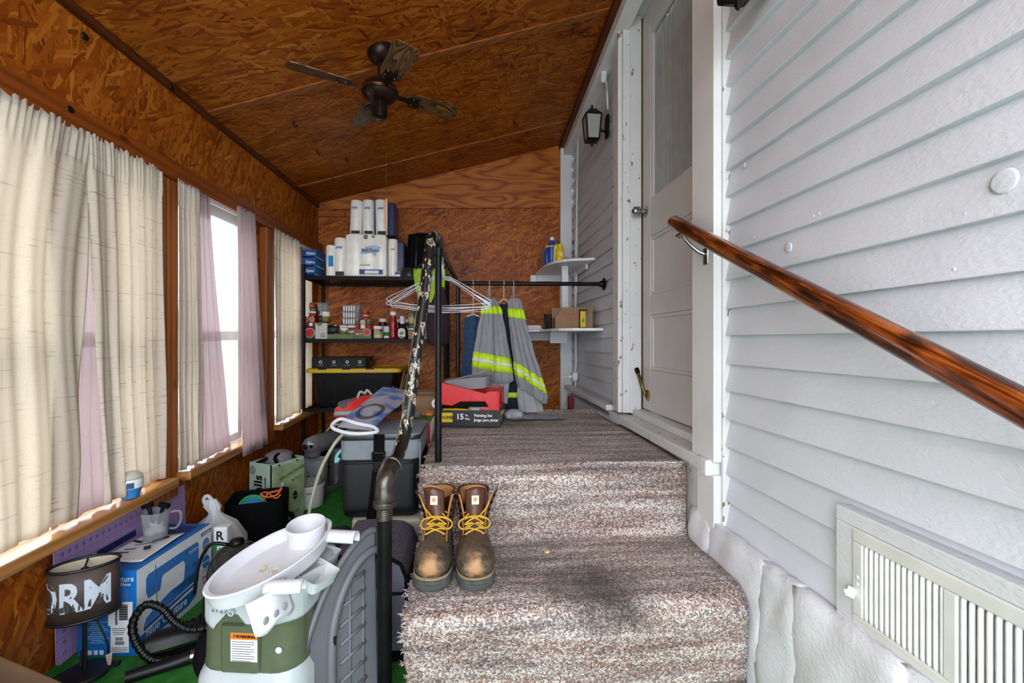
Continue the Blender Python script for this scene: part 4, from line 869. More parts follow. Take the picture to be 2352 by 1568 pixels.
# ------------------------------------------------------------------ work clothes on the cross bar
def garment(name, label, levels, mat, bands=(), pl=9, amp=.07, seed=1, cat='coveralls', loc=(0,0,0), n=72):
    """levels: (z, cx, cy, half width, half depth, lean) from top to bottom; bands: (z_top, z_bottom, material, offset)"""
    rr_ = random.Random(seed); p1, p2, p3 = [rr_.uniform(0,6.28) for _ in range(3)]
    L = sorted(levels, key=lambda q: q[0])
    def at(z):
        z = max(L[0][0], min(L[-1][0], z))
        for a, b in zip(L, L[1:]):
            if a[0] <= z <= b[0]:
                f = (z-a[0])/(b[0]-a[0]); f = f*f*(3-2*f)*.5 + f*.5; return [a[i]+(b[i]-a[i])*f for i in range(6)]
        return L[-1]
    def pt(w, z, o=0.0):
        _, cx, cy, a, b, ln = at(z)
        fold = 1 + amp*math.sin(pl*w+p1+z*2.2) + amp*.55*math.sin(pl*1.8*w+p2-z*3) + amp*.3*math.sin(pl*3.1*w+p3)
        return Vector((cx+(a*fold+o)*math.cos(w), cy+(b*fold+o)*math.sin(w), z + ln*math.cos(w)))
    t = thing(name, label, cat, loc, 0, 'work clothes on the cross bar')
    zs = [L[0][0]+(L[-1][0]-L[0][0])*i/26 for i in range(27)]
    rings = [[pt(2*PI*j/n, z) for j in range(n)] for z in zs]
    low = [p*1.0 for p in rings[0]]; c = sum(low, Vector())/len(low); rings.insert(0, [c+(p-c)*.8+V(0,0,.02) for p in low])
    MB().rings(rings).build('cloth', mat, t, world=True, smooth=60)
    for zt, zb, mm, off, nm in bands:
        q = [[pt(2*PI*j/n, zb+(zt-zb)*i/3, off) for j in range(n)] for i in range(4)]
        MB().rings(q, cap=False).build(nm, mm, t, world=True, smooth=60, solid=.0008)
    return t
HVG = M('work_grey_cloth',(142,143,148),.9,var=.08,scale=20,bump=.15); HVL = M('light_grey_cloth',(168,170,174),.9,var=.08,scale=20,bump=.15); NEON = M('neon_lime_tape',(196,232,24),.6,var=.03); TAPE = M('silver_tape',(214,216,212),.35,var=.04)
NVD = M('dark_navy_cloth',(26,32,46),.9,var=.15,bump=.15); DENIM = M('denim_blue',(34,60,92),.9,var=.18,scale=60,bump=.2)
garment('denim_trousers','dark denim trousers hanging leftmost on the cross bar',[(1.155,.005,2.93,.040,.025,0),(1.14,.005,2.93,.052,.03,0),(.95,.005,2.93,.058,.034,0),(.70,-.005,2.93,.062,.036,0)], DENIM, pl=5, amp=.10, seed=21, cat='trousers', loc=(0,2.93,.70))
b = .004
garment('hi_vis_coveralls','grey hi-vis coveralls with a level double lime stripe hanging on the cross bar',[(1.268,.108,2.875,.020,.018,0),(1.245,.112,2.875,.040,.03,0),(1.19,.122,2.87,.054,.042,0),(1.05,.124,2.86,.078,.055,-.01),(.90,.126,2.855,.100,.062,-.02),(.80,.128,2.852,.113,.064,-.02),(.765,.128,2.852,.114,.062,-.016),(.745,.13,2.855,.095,.052,-.01)], HVG,
        [(1.215,1.165,NEON,.002,'lime_stripe'),(.912,.815,NEON,.002,'lime_stripe'),(.876,.855,TAPE,.0035,'reflective_tape')], pl=9, amp=.17, seed=3, loc=(.12,2.87,.745))
garment('hi_vis_coveralls','grey hi-vis coveralls with a slanting lime stripe hanging rightmost on the cross bar',[(1.266,.265,2.88,.028,.02,0),(1.24,.266,2.88,.040,.026,0),(1.13,.282,2.875,.047,.036,-.01),(.98,.312,2.865,.060,.040,-.03),(.82,.350,2.86,.076,.044,-.05),(.70,.376,2.858,.090,.050,-.06),(.655,.378,2.86,.08,.044,-.055)], HVG,
        [(1.20,1.14,NEON,.002,'lime_stripe'),(.815,.725,NEON,.002,'lime_stripe'),(.780,.760,TAPE,.0035,'reflective_tape')], pl=8, amp=.17, seed=8, loc=(.30,2.87,.655))
garment('navy_coveralls','dark navy coveralls hanging down to the landing behind the grey ones',[(1.235,.21,2.945,.03,.02,0),(1.1,.215,2.96,.05,.026,0),(.85,.225,2.965,.07,.03,0),(.65,.25,2.965,.085,.032,0),(.558,.27,2.965,.10,.034,0),(.545,.27,2.965,.09,.03,0)], NVD, [(.665,.63,NEON,.002,'lime_stripe')], pl=6, amp=.08, seed=14, loc=(.25,2.93,.533))
garment('grey_trouser_leg','pale grey inner trousers dangling below the slanting striped coveralls',[(.80,.345,2.90,.05,.03,0),(.66,.355,2.90,.065,.035,0),(.545,.375,2.90,.072,.035,0)], HVL, pl=8, amp=.1, seed=17, cat='trousers', loc=(.36,2.90,.545))
garment('grey_trouser_leg','pale grey inner trousers bunched below the level striped coveralls',[(.80,.14,2.88,.08,.05,0),(.74,.145,2.88,.085,.05,0),(.66,.175,2.885,.05,.03,0),(.60,.18,2.89,.04,.025,0)], HVL, pl=9, amp=.1, seed=19, cat='trousers', loc=(.16,2.88,.60))
WHW = M('white_coated_wire',(206,206,204),.45,var=.04)
for k, (x, lab) in enumerate(((.005,'white hanger holding the dark denim trousers'),(.108,'white hanger holding the level striped coveralls'),(.20,'white hanger holding the navy coveralls'),(.262,'white hanger holding the slanting striped coveralls'))):
    t = thing('white_hanger', lab, 'hanger', (x,2.893,1.33), 0, 'white hangers on the cross bar')
    MB().tube(catmull([V(0,-.018,.022),V(0,-.012,.045),V(0,.004,.053),V(0,.018,.045),V(0,.020,.03),V(0,.006,.0),V(0,0,-.05),V(0,0,-.07 if k != 0 else -.165)],3), .0022, 6).build('hook', WHW, t, smooth=True)
    MB().tube(catmull([V(-.035,0,-.09),V(0,-.004,-.066),V(.035,0,-.09)],5) if k else catmull([V(-.04,0,-.18),V(0,0,-.163),V(.04,0,-.18)],4), .004, 6).build('shoulder_bar', WHW, t, smooth=True)
    if k in (1,3):
        for s_ in (-1,1): MB().tube([V(s_*.012,-.006,-.066),V(s_*.004,-.004,.03)], .0018, 5).build('strap', M('grey_strap',(150,146,138),.8), t)

# ------------------------------------------------------------------ corner shelves
def shelfboard(name, label, poly, z, th=.018):
    t = thing(name, label, 'shelf', (.80,3.6,z), 0, 'white corner shelves'); MB().prism(poly, (0,0,z-th), XX, YY, (0,0,th)).build('board', WHITE, t, world=True, bevel=.002); return t
s1 = shelfboard('corner_shelf','upper white corner shelf with a rounded front',[(.858,3.12),(.858,3.868),(.54,3.868),(.55,3.50),(.57,3.36),(.60,3.28),(.65,3.215),(.70,3.18)][::-1],1.582)
MB().box(.50,.757,3.895,3.915,1.50,1.564).build('back_cleat', WHITE, s1, world=True); MB().box(.55,.757,3.872,3.895,1.51,1.564).build('back_cleat', WHITE, s1, world=True); MB().box(.832,.852,3.3,3.86,1.53,1.564).build('side_cleat', WHITE, s1, world=True)
s2 = shelfboard('corner_shelf','lower white corner shelf carrying the cardboard box',[(.858,2.93),(.858,3.868),(.40,3.868),(.40,3.42),(.50,3.36),(.54,3.12),(.58,3.02),(.66,2.965)][::-1],1.083)
MB().box(.40,.757,3.875,3.90,1.0,1.065).build('back_cleat', WHITE, s2, world=True); MB().box(.674,.722,3.39,3.408,1.083,1.564).build('upright', WHITE, s2, world=True, bevel=.002); MB().box(.62,.76,3.60,3.62,.98,1.065).build('brace', WHITE, s2, world=True)
t = thing('grey_cup', 'plain grey plastic cup on the upper corner shelf', 'cup', (.585,3.55,1.583)); MB().lathe([(.036,0),(.044,.12),(.042,.12),(.034,.008),(.0005,.006)],20).build('cup_body', M('mid_grey_plastic',(110,112,114),.45), t, smooth=40)
def bottle(name, label, loc, r, h, body, cap, neck=.4, extra=()):
    t = thing(name, label, 'bottle', loc); MB().lathe([(r*.9,0),(r,.006),(r,h*.62),(r*.85,h*.74),(r*neck,h*.82),(r*neck,h*.86)],18,sy=.75).build('bottle_body', body, t, smooth=45); MB().lathe([(r*neck*1.15,h*.86),(r*neck*1.2,h*.97),(r*neck*.8,h)],14).build('cap', cap, t, smooth=40)
    for m_, a, b_ in extra: MB().lathe([(r*1.015,h*a),(r*1.015,h*b_)],18,sy=.75,cap=False).build('label', m_, t, smooth=True)
    return t
SPB = M('spray_blue',(24,66,160),.35); SPY = M('spray_yellow',(226,186,20),.35)
bottle('spray_bottle','blue bottle with a yellow top on the upper corner shelf',(.60,3.40,1.583),.030,.20,SPB,OFFW,.55,[(SPY,.62,.66)])
bottle('spray_bottle','shorter blue bottle tucked behind the tall blue one on the upper corner shelf',(.575,3.46,1.583),.024,.15,SPB,SPY,.5)
t = bottle('glue_bottle','yellow squeeze bottle at the front of the upper corner shelf',(.645,3.32,1.583),.030,.13,SPY,SPY,.6,[]); decal((.004,-.0245,.05), XX, ZZ, .03,.035, M('pale_yellow_label',(230,206,90),.5), t, 'label', world=False, t=.004)
bottle('glue_bottle','slim yellow bottle behind the squeeze bottle on the upper corner shelf',(.625,3.37,1.583),.020,.16,M('pale_yellow_plastic',(220,206,110),.4),GRN,.4)
t = thing('cord_coil', 'pale coiled cord lying on the upper corner shelf by the wall', 'cord', (.775,3.42,1.583)); MB().tube([V(.06*math.cos(a*.4)*(1-.004*a),.09*math.sin(a*.4),.006+.0006*a) for a in range(48)], .006, 6).build('coil', M('cream_cord',(190,176,150),.7), t, smooth=True)
t = thing('small_cup', 'tiny clear cup beside the yellow squeeze bottle', 'cup', (.695,3.30,1.583)); MB().lathe([(.012,0),(.016,.03),(.015,.03),(.010,.003)],14).build('cup_body', CLR, t, smooth=True)
t = thing('cardboard_box', 'open cardboard parts box with red lettering on the lower corner shelf', 'box', (.69,3.13,1.084))
MB().prism([(-.125,0),(.135,0),(.135,.145),(-.07,.145),(-.125,.075)], (0,-.06,0), XX, ZZ, (0,.004,0)).build('front_panel', CARD, t); MB().prism([(-.125,0),(.135,0),(.135,.15),(-.125,.15)], (0,.08,0), XX, ZZ, (0,.004,0)).build('back_panel', CARD, t)
MB().box(.131,.135,-.056,.08,0,.145).build('side_panel', CARD, t); MB().box(-.125,-.121,-.056,.08,0,.075).build('side_panel', CARD, t); MB().box(-.121,.131,-.056,.08,0,.004).build('bottom_panel', CARD, t)
text('Pass & Sey', .034, (-.005,-.0612,.10), XX, ZZ, M('faded_red_ink',(170,80,64),.6), t, .95, .0005, world=False); decal((-.0,-.0606,.065), XX, ZZ, .11,.002, M('faded_red_ink'), t, 'print', world=False); text('D', .03, (.055,-.0612,.04), XX, ZZ, M('faded_red_ink'), t, world=False)
t = carton('battery_box', 'yellow and black battery box leaning on the cardboard parts box', 'box', .725,.775,3.02,3.055,1.084,1.212, PRINTK); front(t,-.006,.06,.036,.108,M('battery_yellow',(222,186,20),.4),'front_panel'); front(t,-.008,.055,.004,.03,PRINTK); front(t,-.0,.055,.003,.03,PRINTK); front(t,.019,.06,.008,.112,GREYINK)
t = thing('black_pot', 'black plastic nursery pot on the lower corner shelf', 'pot', (.585,3.42,1.084)); MB().lathe([(.035,0),(.043,.10),(.046,.10),(.046,.115),(.040,.115),(.034,.006)],16).build('pot_body', BLK, t, smooth=30)
for a in range(10): MB().obox((.042*math.cos(a*.63),.042*math.sin(a*.63),.06),(.006,.006,.08)).build('rib', BLK, t)
t = thing('white_dish', 'white rectangular lidded dish on the lower corner shelf beside the clothes', 'dish', (.475,3.50,1.084)); MB().rings([[Vector((x*f,y*f,z)) for x, y in rrect(.115,.10,.02,3)] for f, z in ((.9,0),(.98,.02),(1,.022),(1,.028),(.9,.034))]).build('dish_body', WHITE, t, smooth=40); MB().obox((0,0,.004),(.13,.112,.006)).build('saucer', WHITE, t, bevel=.002)
t = carton('red_canister', 'small dark red canister at the foot of the white corner post', 'canister', .76,.80,3.55,3.60,.0,.56, M('dark_red_metal',(130,24,28),.4), bevel=.01)

# ------------------------------------------------------------------ painting set on the landing
PR = math.radians(-8.5)
t = thing('painting_set_box', 'black painting set tray box with white lettering on the landing', 'box', (.0,2.60,.5425), PR)
BKC = M('box_black',(34,34,36),.5,var=.06); w, d, h, th = .345, .32, .085, .004
for nm, a in (('front_panel',(-w/2,w/2,-d/2,-d/2+th,0,h)),('back_panel',(-w/2,w/2,d/2-th,d/2,0,h)),('side_panel',(w/2-th,w/2,-d/2+th,d/2-th,0,h)),('side_panel',(-w/2,-w/2+th,-d/2+th,d/2-th,0,h)),('bottom_panel',(-w/2+th,w/2-th,-d/2+th,d/2-th,0,th))): MB().box(*a).build(nm, BKC, t)
t['d'] = d; t['w'] = w; t['h'] = h
front(t,-.125,.046,.085,.05,M('logo_yellow',(226,190,30),.4),'label'); ftext(t,'WAGNER',.022,-.117,.046,PRINTK,.9,.0008); ftext(t,'15',.042,-.043,.05,PRINTW,1,.0012); ftext(t,'Pc.',.014,-.006,.058,PRINTW,1,.0004); ftext(t,'Pzas.',.014,-.002,.040,PRINTW,1,.0004); ftext(t,'Painting Set',.0205,.082,.058,PRINTW,1,.0006); ftext(t,'Juego para pintar',.0205,.098,.034,PRINTW,.93,.0006)
side(t,-.10,.045,.06,.05,M('logo_yellow'),'label'); stext(t,'WAGNER',.012,-.10,.045,PRINTK); stext(t,'15 Pc. Painting Set',.02,.03,.05,PRINTW)
t = thing('paint_tray', 'red plastic paint roller tray resting on the painting set box', 'paint tray', (.0,2.60,.628), PR)
Wd, Dp = .335, .29
tr = MB(); prof = [(-Wd/2,.145),(-Wd/2+.03,.10),(-.02,.040),(.09,.050),(.115,.085),(Wd/2,.09)]
MB().grid(lambda u, v: (lambda k, f: (prof[k][0]+(prof[k+1][0]-prof[k][0])*f, -Dp/2+.02+v*(Dp-.04), prof[k][1]+(prof[k+1][1]-prof[k][1])*f))(min(int(u*5),4), u*5-min(int(u*5),4)), 20, 4).build('tray_floor', RED, t, solid=.003)
for sy in (-1,1):
    y0 = sy*(Dp/2-.01)
    MB().prism([(-Wd/2,.15),(-Wd/2,.03),(-.09,.02),(-.04,.045),(.09,.045),(.10,.03),(.115,0),(Wd/2,0),(Wd/2,.10),(.11,.10),(.09,.088)], (0,y0+.006,0), XX, ZZ, (0,-.012,0)).build('side_wall', RED, t, bevel=.002)
MB().box(-Wd/2,-Wd/2+.012,-Dp/2,Dp/2,.02,.15).build('end_wall', RED, t, bevel=.003)
for y0, y1, z0, z1 in ((-Dp/2,-Dp/2+.07,0,.10),(Dp/2-.07,Dp/2,0,.10),(-Dp/2+.07,Dp/2-.07,.075,.10),(-Dp/2+.07,Dp/2-.07,0,.016)): MB().box(Wd/2-.012,Wd/2,y0,y1,z0,z1).build('leg_frame', RED, t, bevel=.004)
MB().box(.06,Wd/2,-Dp/2,Dp/2,-.002,.006).build('foot_plate', RED, t)
t = thing('clear_container', 'clear plastic container and lids lying in the red paint tray', 'container', (-.015,2.60,.730), PR-.06); CLR2 = clear('clear_lid_plastic',(206,208,214),.38,.15)
MB().rings([[Vector((x*f,y*f,z)) for x, y in rrect(.24,.20,.03,4)] for f, z in ((.88,0),(1,.06),(1.03,.062))]).xf(Matrix.Rotation(-.10,4,'Y')).build('tub', CLR2, t, smooth=40)
for k in range(3): MB().prism(rrect(.25,.20,.03,4), (-.0,0,.058+.006*k), XX, YY, (0,0,.003)).xf(Matrix.Rotation(-.20-.03*k,4,'Y')).build('lid', CLR2, t)
t = thing('paint_roller_frame', 'yellow handled paint roller frame in the painting set box', 'paint roller', (-.09,2.49,.620), PR); MB().lathe([(.010,-.07),(.012,-.06),(.013,0),(.011,.05),(.007,.07)],12).xf(Matrix.Rotation(PI/2,4,'Y')).build('handle', M('tool_yellow',(232,176,20),.35), t, smooth=True); MB().tube([(.06,0,0),(.10,.03,.0),(.10,.08,0)], .003, 6).build('wire', CHROME, t)
t = thing('roller_sleeve', 'white paint roller sleeve in clear wrap in the painting set box', 'paint roller', (.045,2.475,.622), PR-.12); MB().lathe([(.013,-.055),(.016,-.05),(.016,.05),(.013,.055)],14).xf(Matrix.Rotation(PI/2,4,'Y')).build('sleeve', WHITE, t, smooth=True); MB().lathe([(.019,-.066),(.02,0),(.019,.066)],10).xf(Matrix.Rotation(PI/2,4,'Y')).build('wrap', CLR, t, smooth=True)
t = thing('paint_brush', 'paint brush with an orange striped handle in the painting set box', 'paint brush', (.10,2.50,.616), PR-.3); MB().obox((.03,0,0),(.09,.014,.010)).build('handle', M('brush_orange',(206,140,40),.4), t, bevel=.003); MB().obox((-.035,0,0),(.04,.03,.010)).build('bristles', M('bristle_dark',(60,46,36),.8), t)
t = thing('tape_roll', 'small white roll with red print beside the painting set box', 'tape', (-.195,2.54,.655), PR); MB().lathe([(.026,-.02),(.026,.02),(.012,.02),(.012,-.02)],18,cap=False).xf(Matrix.Rotation(PI/2,4,'X')).build('roll', WHITE, t, smooth=40); blob(ell(.012,.012,12), (0,-.021,0), XX, ZZ, PRED, t, 'print', world=False)
# flat clear film and a crumpled rag on the carpet
t = MB().grid(lambda u, v: ((u-.5)*.32, (v-.5)*.16*(1-.3*u), .004+.006*abs(math.sin(u*9+v*7))*abs(math.sin(v*11-u*5))), 22, 12).build('plastic_film', clear('film_plastic',(176,186,196),.42,.2), smooth=True, solid=.0006); tag(t, 'flat crumpled clear plastic film lying on the landing carpet', 'plastic film', loc=(.39,2.66,.5435), rz=-.1)
t = sack('grey_rag', 'crumpled pale grey rag beside the painting set box', 'cloth', (.245,2.70,.5425), [(0,0,0,.05,.045),(.0,0,.018,.056,.05),(.004,0,.035,.045,.04),(0,.004,.048,.02,.02)], HVL, 7, .10, seed=31)
t = MB().ball((0,0,.006), .009, 8, 6, (1,.8,.6)).build('crumb', M('pale_crumb',(214,190,110),.8)); tag(t, 'tiny pale yellow crumb on the lower carpeted tread', 'crumb', loc=(.252,1.52,.281))
# ------------------------------------------------------------------ sewing machine box, mat, lamp along the left wall
def framep(o, rz):
    R_ = Matrix.Rotation(rz,3,'Z'); return lambda x, y, z: Vector(o) + R_ @ Vector((x,y,z))
SBW, SBD, SBH = .183, .375, .271
t = thing('sewing_machine_box', 'large blue and white sewing machine carton standing on the turf by the wall', 'box', (-1.142,1.733,0), math.radians(-3.2))
SBB = M('carton_blue',(22,106,184),.4,var=.04); SBWH = M('carton_white',(224,226,228),.4,var=.03); MBL = M('machine_blue',(58,118,190),.4,var=.06); MBD = M('machine_blue_dark',(44,92,160),.4,var=.06)
MB().box(-SBW/2,SBW/2,-SBD/2,SBD/2,0,SBH).build('box_body', SBB, t, bevel=.002)
t['d'] = SBD; t['w'] = SBW; t['h'] = SBH
xs = SBW/2
def sd(dy, dz, w, h, m_, k=1, nm='print'): return decal((xs+.0006*k,dy,dz), YY, ZZ, w, h, m_, t, nm, world=False)
def sb(poly, dy, dz, m_, k=1): return blob(poly, (xs+.0006*k,dy,dz), YY, ZZ, m_, t, 'print', world=False)
sd(0,SBH/2,SBD-.002,SBH-.002,SBWH,1,'side_panel')
# printed machine on the long side
sb([(-.13,.03),(-.13,.075),(-.12,.085),(.12,.085),(.13,.075),(.13,-.045),(.12,-.055),(-.005,-.055),(-.01,-.03),(.03,-.03),(.05,-.02),(.055,.035),(.045,.05),(-.05,.05),(-.06,.045),(-.068,.005),(-.12,.005)],-.02,.15,MBL,2)
sb([(-.14,-.022),(.13,.0),(.13,.03),(-.02,.03),(-.10,.012),(-.13,.0)],-.02,.095,MBL,2); sb([(-.14,-.03),(.12,-.01),(.13,.0),(-.14,-.018)],-.02,.09,MBD,3)
for dy, r in ((-.01,.012),(.03,.012)): sb(ell(r,r*1.1,16),dy,.222,MBD,3); sb(ell(r*.8,r*.9,16),dy,.222,MBL,4)
sd(.085,.158,.022,.018,MBD,3); sd(.08,.215,.05,.002,PRINTW,4); sd(.08,.208,.05,.001,PRINTW,4); sd(-.11,.22,.003,.06,MBD,3); sd(-.105,.148,.004,.05,GREYINK,4)
sb([(-.19,-.03),(.05,-.03),(.10,-.012),(.085,-.008),(.10,.004),(.08,.006),(.09,.018),(.06,.016),(-.19,.002)],.0,.05,SBB,3); text('Blue Couture', .042, (xs+.003,-.055,.046), YY, ZZ, PRINTW, t, .85, world=False)
sd(.155,.248,.06,.014,DBLUE,2); text('25 stitches', .011, (xs+.0022,.155,.248), YY, ZZ, PRINTW, t, world=False)
sb(ell(.022,.024),.152,.205,SBWH,2); sb([(.021*math.cos(PI*i/10),.023*math.sin(PI*i/10)) for i in range(11)],.152,.205,MBL,3); sb([(.021*math.cos(PI+PI*i/10),.023*math.sin(PI+PI*i/10)) for i in range(11)],.152,.203,GREYINK,3); sd(.152,.20,.002,.03,GREYINK,4)
sb(ell(.022,.025),.152,.135,MBL,3); sd(.152,.135,.036,.0015,PRINTW,4)
for z in (.175,.170,.165,.104,.099): sd(.152,z,.04,.0018,GREYINK,2)
text('JANOME', .014, (xs+.002,.158,.078), YY, ZZ, PRED, t, 1, .0004, world=False)
for k, c in enumerate((DBLUE,PRED,PRED,PRED)): sb(ell(.0042,.0048,10), .141+.0115*k,.058,c,2)
# front end panel, top panel
f = lambda dx, dz, w, h, m_, k=1: decal((dx,-SBD/2-.0006*k,dz), XX, ZZ, w, h, m_, t, 'print', world=False)
text('Blue Couture', .026, (.02,-SBD/2-.001,.245), XX, ZZ, PRINTW, t, .9, world=False); text('Bleue', .014, (.058,-SBD/2-.001,.228), XX, ZZ, PRINTW, t, world=False)
blob([(-.03,-.02),(.022,-.02),(.022,.018),(.014,.024),(-.03,.024)], (.045,-SBD/2-.001,.195), XX, ZZ, MBL, t, 'print', world=False)
f(.042,.135,.075,.075,PRINTW,1); f(.03,.135,.008,.068,GREYINK,2); f(.052,.14,.026,.05,GREYINK,2)
for k in range(6): f(.052,.119+.0075*k,.026,.0025,PRINTK,3)
f(.04,.055,.056,.085,PRINTW,1)
for z, w in ((.089,.045),(.083,.04),(.077,.036),(.071,.03)): f(.037,z,w,.0022,GREYINK,2)
for k in range(8): f(.028+.003*k,.056,.0015,.010,PRINTK,2); f(.028+.0035*k,.043,.0018,.011,PRINTK,2)
for z in (.028,.023,.018): f(.04,z,.05,.0018,GREYINK,2)
for k in range(11): f(-.03,.11-.0065*k,.07-.012*((k*3)%4),.0022,M('pale_blue_ink',(150,186,220),.5),1)
for k in range(4): f(-.07+.018*k,.014,.012,.014,PRINTW,1)
text('Blue', .03, (-.05,-.13,SBH+.001), (.15,1,0), NX, PRINTW, t, 1, .0006, world=False); text('JANOME', .014, (.02,-.11,SBH+.001), (.15,1,0), NX, PRED, t, 1, .0004, world=False)
decal((0,.08,SBH+.0005), XX, YY, .12,.16, DBLUE, t, 'print', world=False)
# papers and measuring jug on the box
t = MB().grid(lambda u, v: ((u-.5)*.15, (v-.5)*.21, .0035+.003*math.sin(u*5+v*3)+.004*(u**6)), 12, 12).build('paper_manual', PRINTW, smooth=True, solid=.0008); tag(t, 'loose sewing manual sheets with black line drawings on the carton', 'paper', loc=(-1.150,1.70,SBH+.001), rz=-.05)
tt = MB()
for k, (a, b, w, h) in enumerate(((-.03,-.055,.05,.006),(-.02,-.03,.035,.005),(.0,.01,.06,.004),(.03,-.02,.02,.03),(.025,.05,.05,.018),(-.01,.07,.03,.006),(-.04,.03,.012,.04))): tt.obox((a,b,.0125), (w,h,.0006), Matrix.Rotation(.2*k,3,'Z'))
tt.build('line_drawing', PRINTK, t, kind='stuff')
t = thing('measuring_jug', 'clear measuring jug of white pads and black brushes on the sewing carton', 'jug', (-1.150,1.765,SBH+.010)); JUG = clear('jug_plastic',(206,208,212),.16,.12)
MB().lathe([(.033,0),(.035,.003),(.045,.10),(.047,.101),(.043,.099),(.032,.006),(.0005,.005)],24).build('jug_body', JUG, t, smooth=45); MB().tube(catmull([(.044,.012,.09),(.07,.02,.088),(.075,.02,.06),(.062,.016,.03),(.040,.012,.03)],4), .004, 8).build('handle', JUG, t, smooth=True)
for k, (x, y, z, r) in enumerate(((-.012,-.006,.026,.02),(.012,.004,.03,.018),(.0,.012,.046,.019),(-.010,.006,.05,.014))): MB().ball((x,y,z), r, 10, 7, (1,1,.8)).build('cotton_pad', WHITE, t, smooth=True)
for k, (x, a) in enumerate(((.018,.25),(-.016,-.3))):
    Rm = Matrix.Rotation(a,3,'Y'); q = MB().obox(Vector((x,0,.085)), (.010,.010,.07), Rm).build('brush_handle', BLK, t, bevel=.002); MB().obox(Vector((x+.0+ (.012 if a > 0 else -.012),0,.118)), (.034,.016,.014), Rm).build('bristles', BLKM, q)
# purple cutting mat
def matm():
    tt = NT('purple_cutting_mat'); v = tt.obj(); sp = tt.nd('SeparateXYZ'); tt.l(v, sp.inputs[0]); fac = None
    for ax in (1,2):
        a = tt.math('FRACT', tt.math('MULTIPLY', sp.outputs[ax], 1/.0262)); g = tt.math('LESS_THAN', a, .05); fac = g if fac is None else tt.math('MAXIMUM', fac, g)
    tt.col(tt.mix(tt.math('MULTIPLY', fac, .6), lin(180,148,200), lin(84,66,132))); tt.set(.6); return tt.m
t = thing('cutting_mat', 'purple quilting mat with a ruled grid leaning against the wall behind the carton', 'cutting mat', (-1.266,1.82,0))
Lm = Matrix.Rotation(math.radians(-1.3),4,'Y')
o = MB().prism(rrect(.635,.362,.012,3), (0,0,.184), YY, ZZ, (.003,0,0)).xf(Lm).build('mat_sheet', matm(), t)
nums = MB()
for k in range(22):
    me = textmesh(str(23-k), .013, .0002); y = -.29 + k*.0262
    nums.add([Lm @ Vector((.0034+p.co.z, y+p.co.x, .335+p.co.y)) for p in me.vertices], [tuple(q.vertices) for q in me.polygons])
for k in range(8):
    me = textmesh(str(17-k*1), .013, .0002); z = .03+k*.034
    nums.add([Lm @ Vector((.0034+p.co.z, -.29+p.co.x, z+p.co.y)) for p in me.vertices], [tuple(q.vertices) for q in me.polygons])
nums.build('printed_numbers', M('mat_ink',(48,40,84),.6), t, kind='stuff'); MB().box(.0032,.0036,-.16,.02,.262,.286).xf(Lm).build('navy_block', M('mat_navy',(32,46,98),.6), t)
# table lamp
t = thing('table_lamp', 'small black table lamp with an oval city print shade on the turf', 'lamp', (-1.152,1.463,0)); LBK = M('lamp_black_metal',(22,22,24),.45,var=.1)
MB().lathe([(.056,0),(.06,.004),(.06,.012),(.056,.016),(.01,.018)],32).build('base', LBK, t, smooth=40); MB().cyl((0,0,.016),(0,0,.27),.006,n=12).build('stem', LBK, t, smooth=40)
A_, B_, Z0, Z1 = .080, .052, .185, .335; RS = Matrix.Rotation(math.radians(30),4,'Z')
def shp(a, z, k=1.0):
    return RS @ Vector((A_*k*math.cos(a), B_*k*math.sin(a), z))
sh = MB().grid(lambda u, v: shp(2*PI*u, Z0+(Z1-Z0)*v), 64, 2, cu=True).build('shade', M('shade_brown',(66,52,46),.6,var=.06), t, smooth=True, solid=-.0015)
MB().grid(lambda u, v: shp(2*PI*u, Z0+.002+(Z1-Z0-.004)*v, .945), 64, 2, cu=True).build('lining', M('shade_cream',(196,186,160),.7,var=.03), sh, smooth=True)
for z in (Z0,Z1): MB().tube([shp(2*PI*i/64, z, 1.005) for i in range(64)], .0045, 8, closed=True).build('rim', LBK, sh, smooth=True)
MB().tube([shp(PI*.5, Z1-.004, .98), V(0,0,Z1-.012), shp(PI*1.5, Z1-.004, .98)], .0025, 6).build('spider', LBK, sh); MB().cyl((0,0,.22),(0,0,Z1-.012),.009,n=12).build('socket', LBK, t)
def wrap(txt, size, mat, a0, zc, nm, k=1.012, squash=1.0, bold=0):
    me = textmesh(txt, size, .0, bold); m = MB(); vs = []
    for p in me.vertices: vs.append(shp(a0 + p.co.x*squash/.066, zc+p.co.y, k))
    m.add(vs, [tuple(q.vertices) for q in me.polygons]); return m.build(nm, mat, sh)
wrap('ORM', .118, M('sky_print',(186,194,206),.6,var=.04), -PI/2-.36, (Z0+Z1)/2-.003, 'lettering', squash=.66, bold=.003)
sk = MB(); rr_ = random.Random(12)
for k in range(30):
    a = -PI/2-.36 + rr_.uniform(-1.0,1.0); h = rr_.uniform(.008,.03)*(1.6 if rr_.random() < .12 else 1); w = rr_.uniform(.03,.07); zb = Z0+.034+rr_.uniform(0,.008)
    sk.add([shp(a,zb,1.017),shp(a+w,zb,1.017),shp(a+w,zb+h,1.017),shp(a,zb+h,1.017)], [(0,1,2,3)])
sk.build('skyline_print', M('skyline_grey',(64,60,62),.6,var=.2,scale=120), sh, kind='stuff')
MB().tube(catmull([(.012,0,.19),(.03,.005,.16),(.055,.01,.09),(.056,.012,.055),(.07,.012,.03),(.075,.03,.024)],5), .0028, 6).build('cord', LBK, t, smooth=True)
MB().tube(catmull([(-.02,.01,.02),(-.04,.04,.05),(-.045,.05,.015),(-.07,.0,.008),(-.09,-.03,.006)],5), .0028, 6).build('cord', LBK, t, smooth=True)
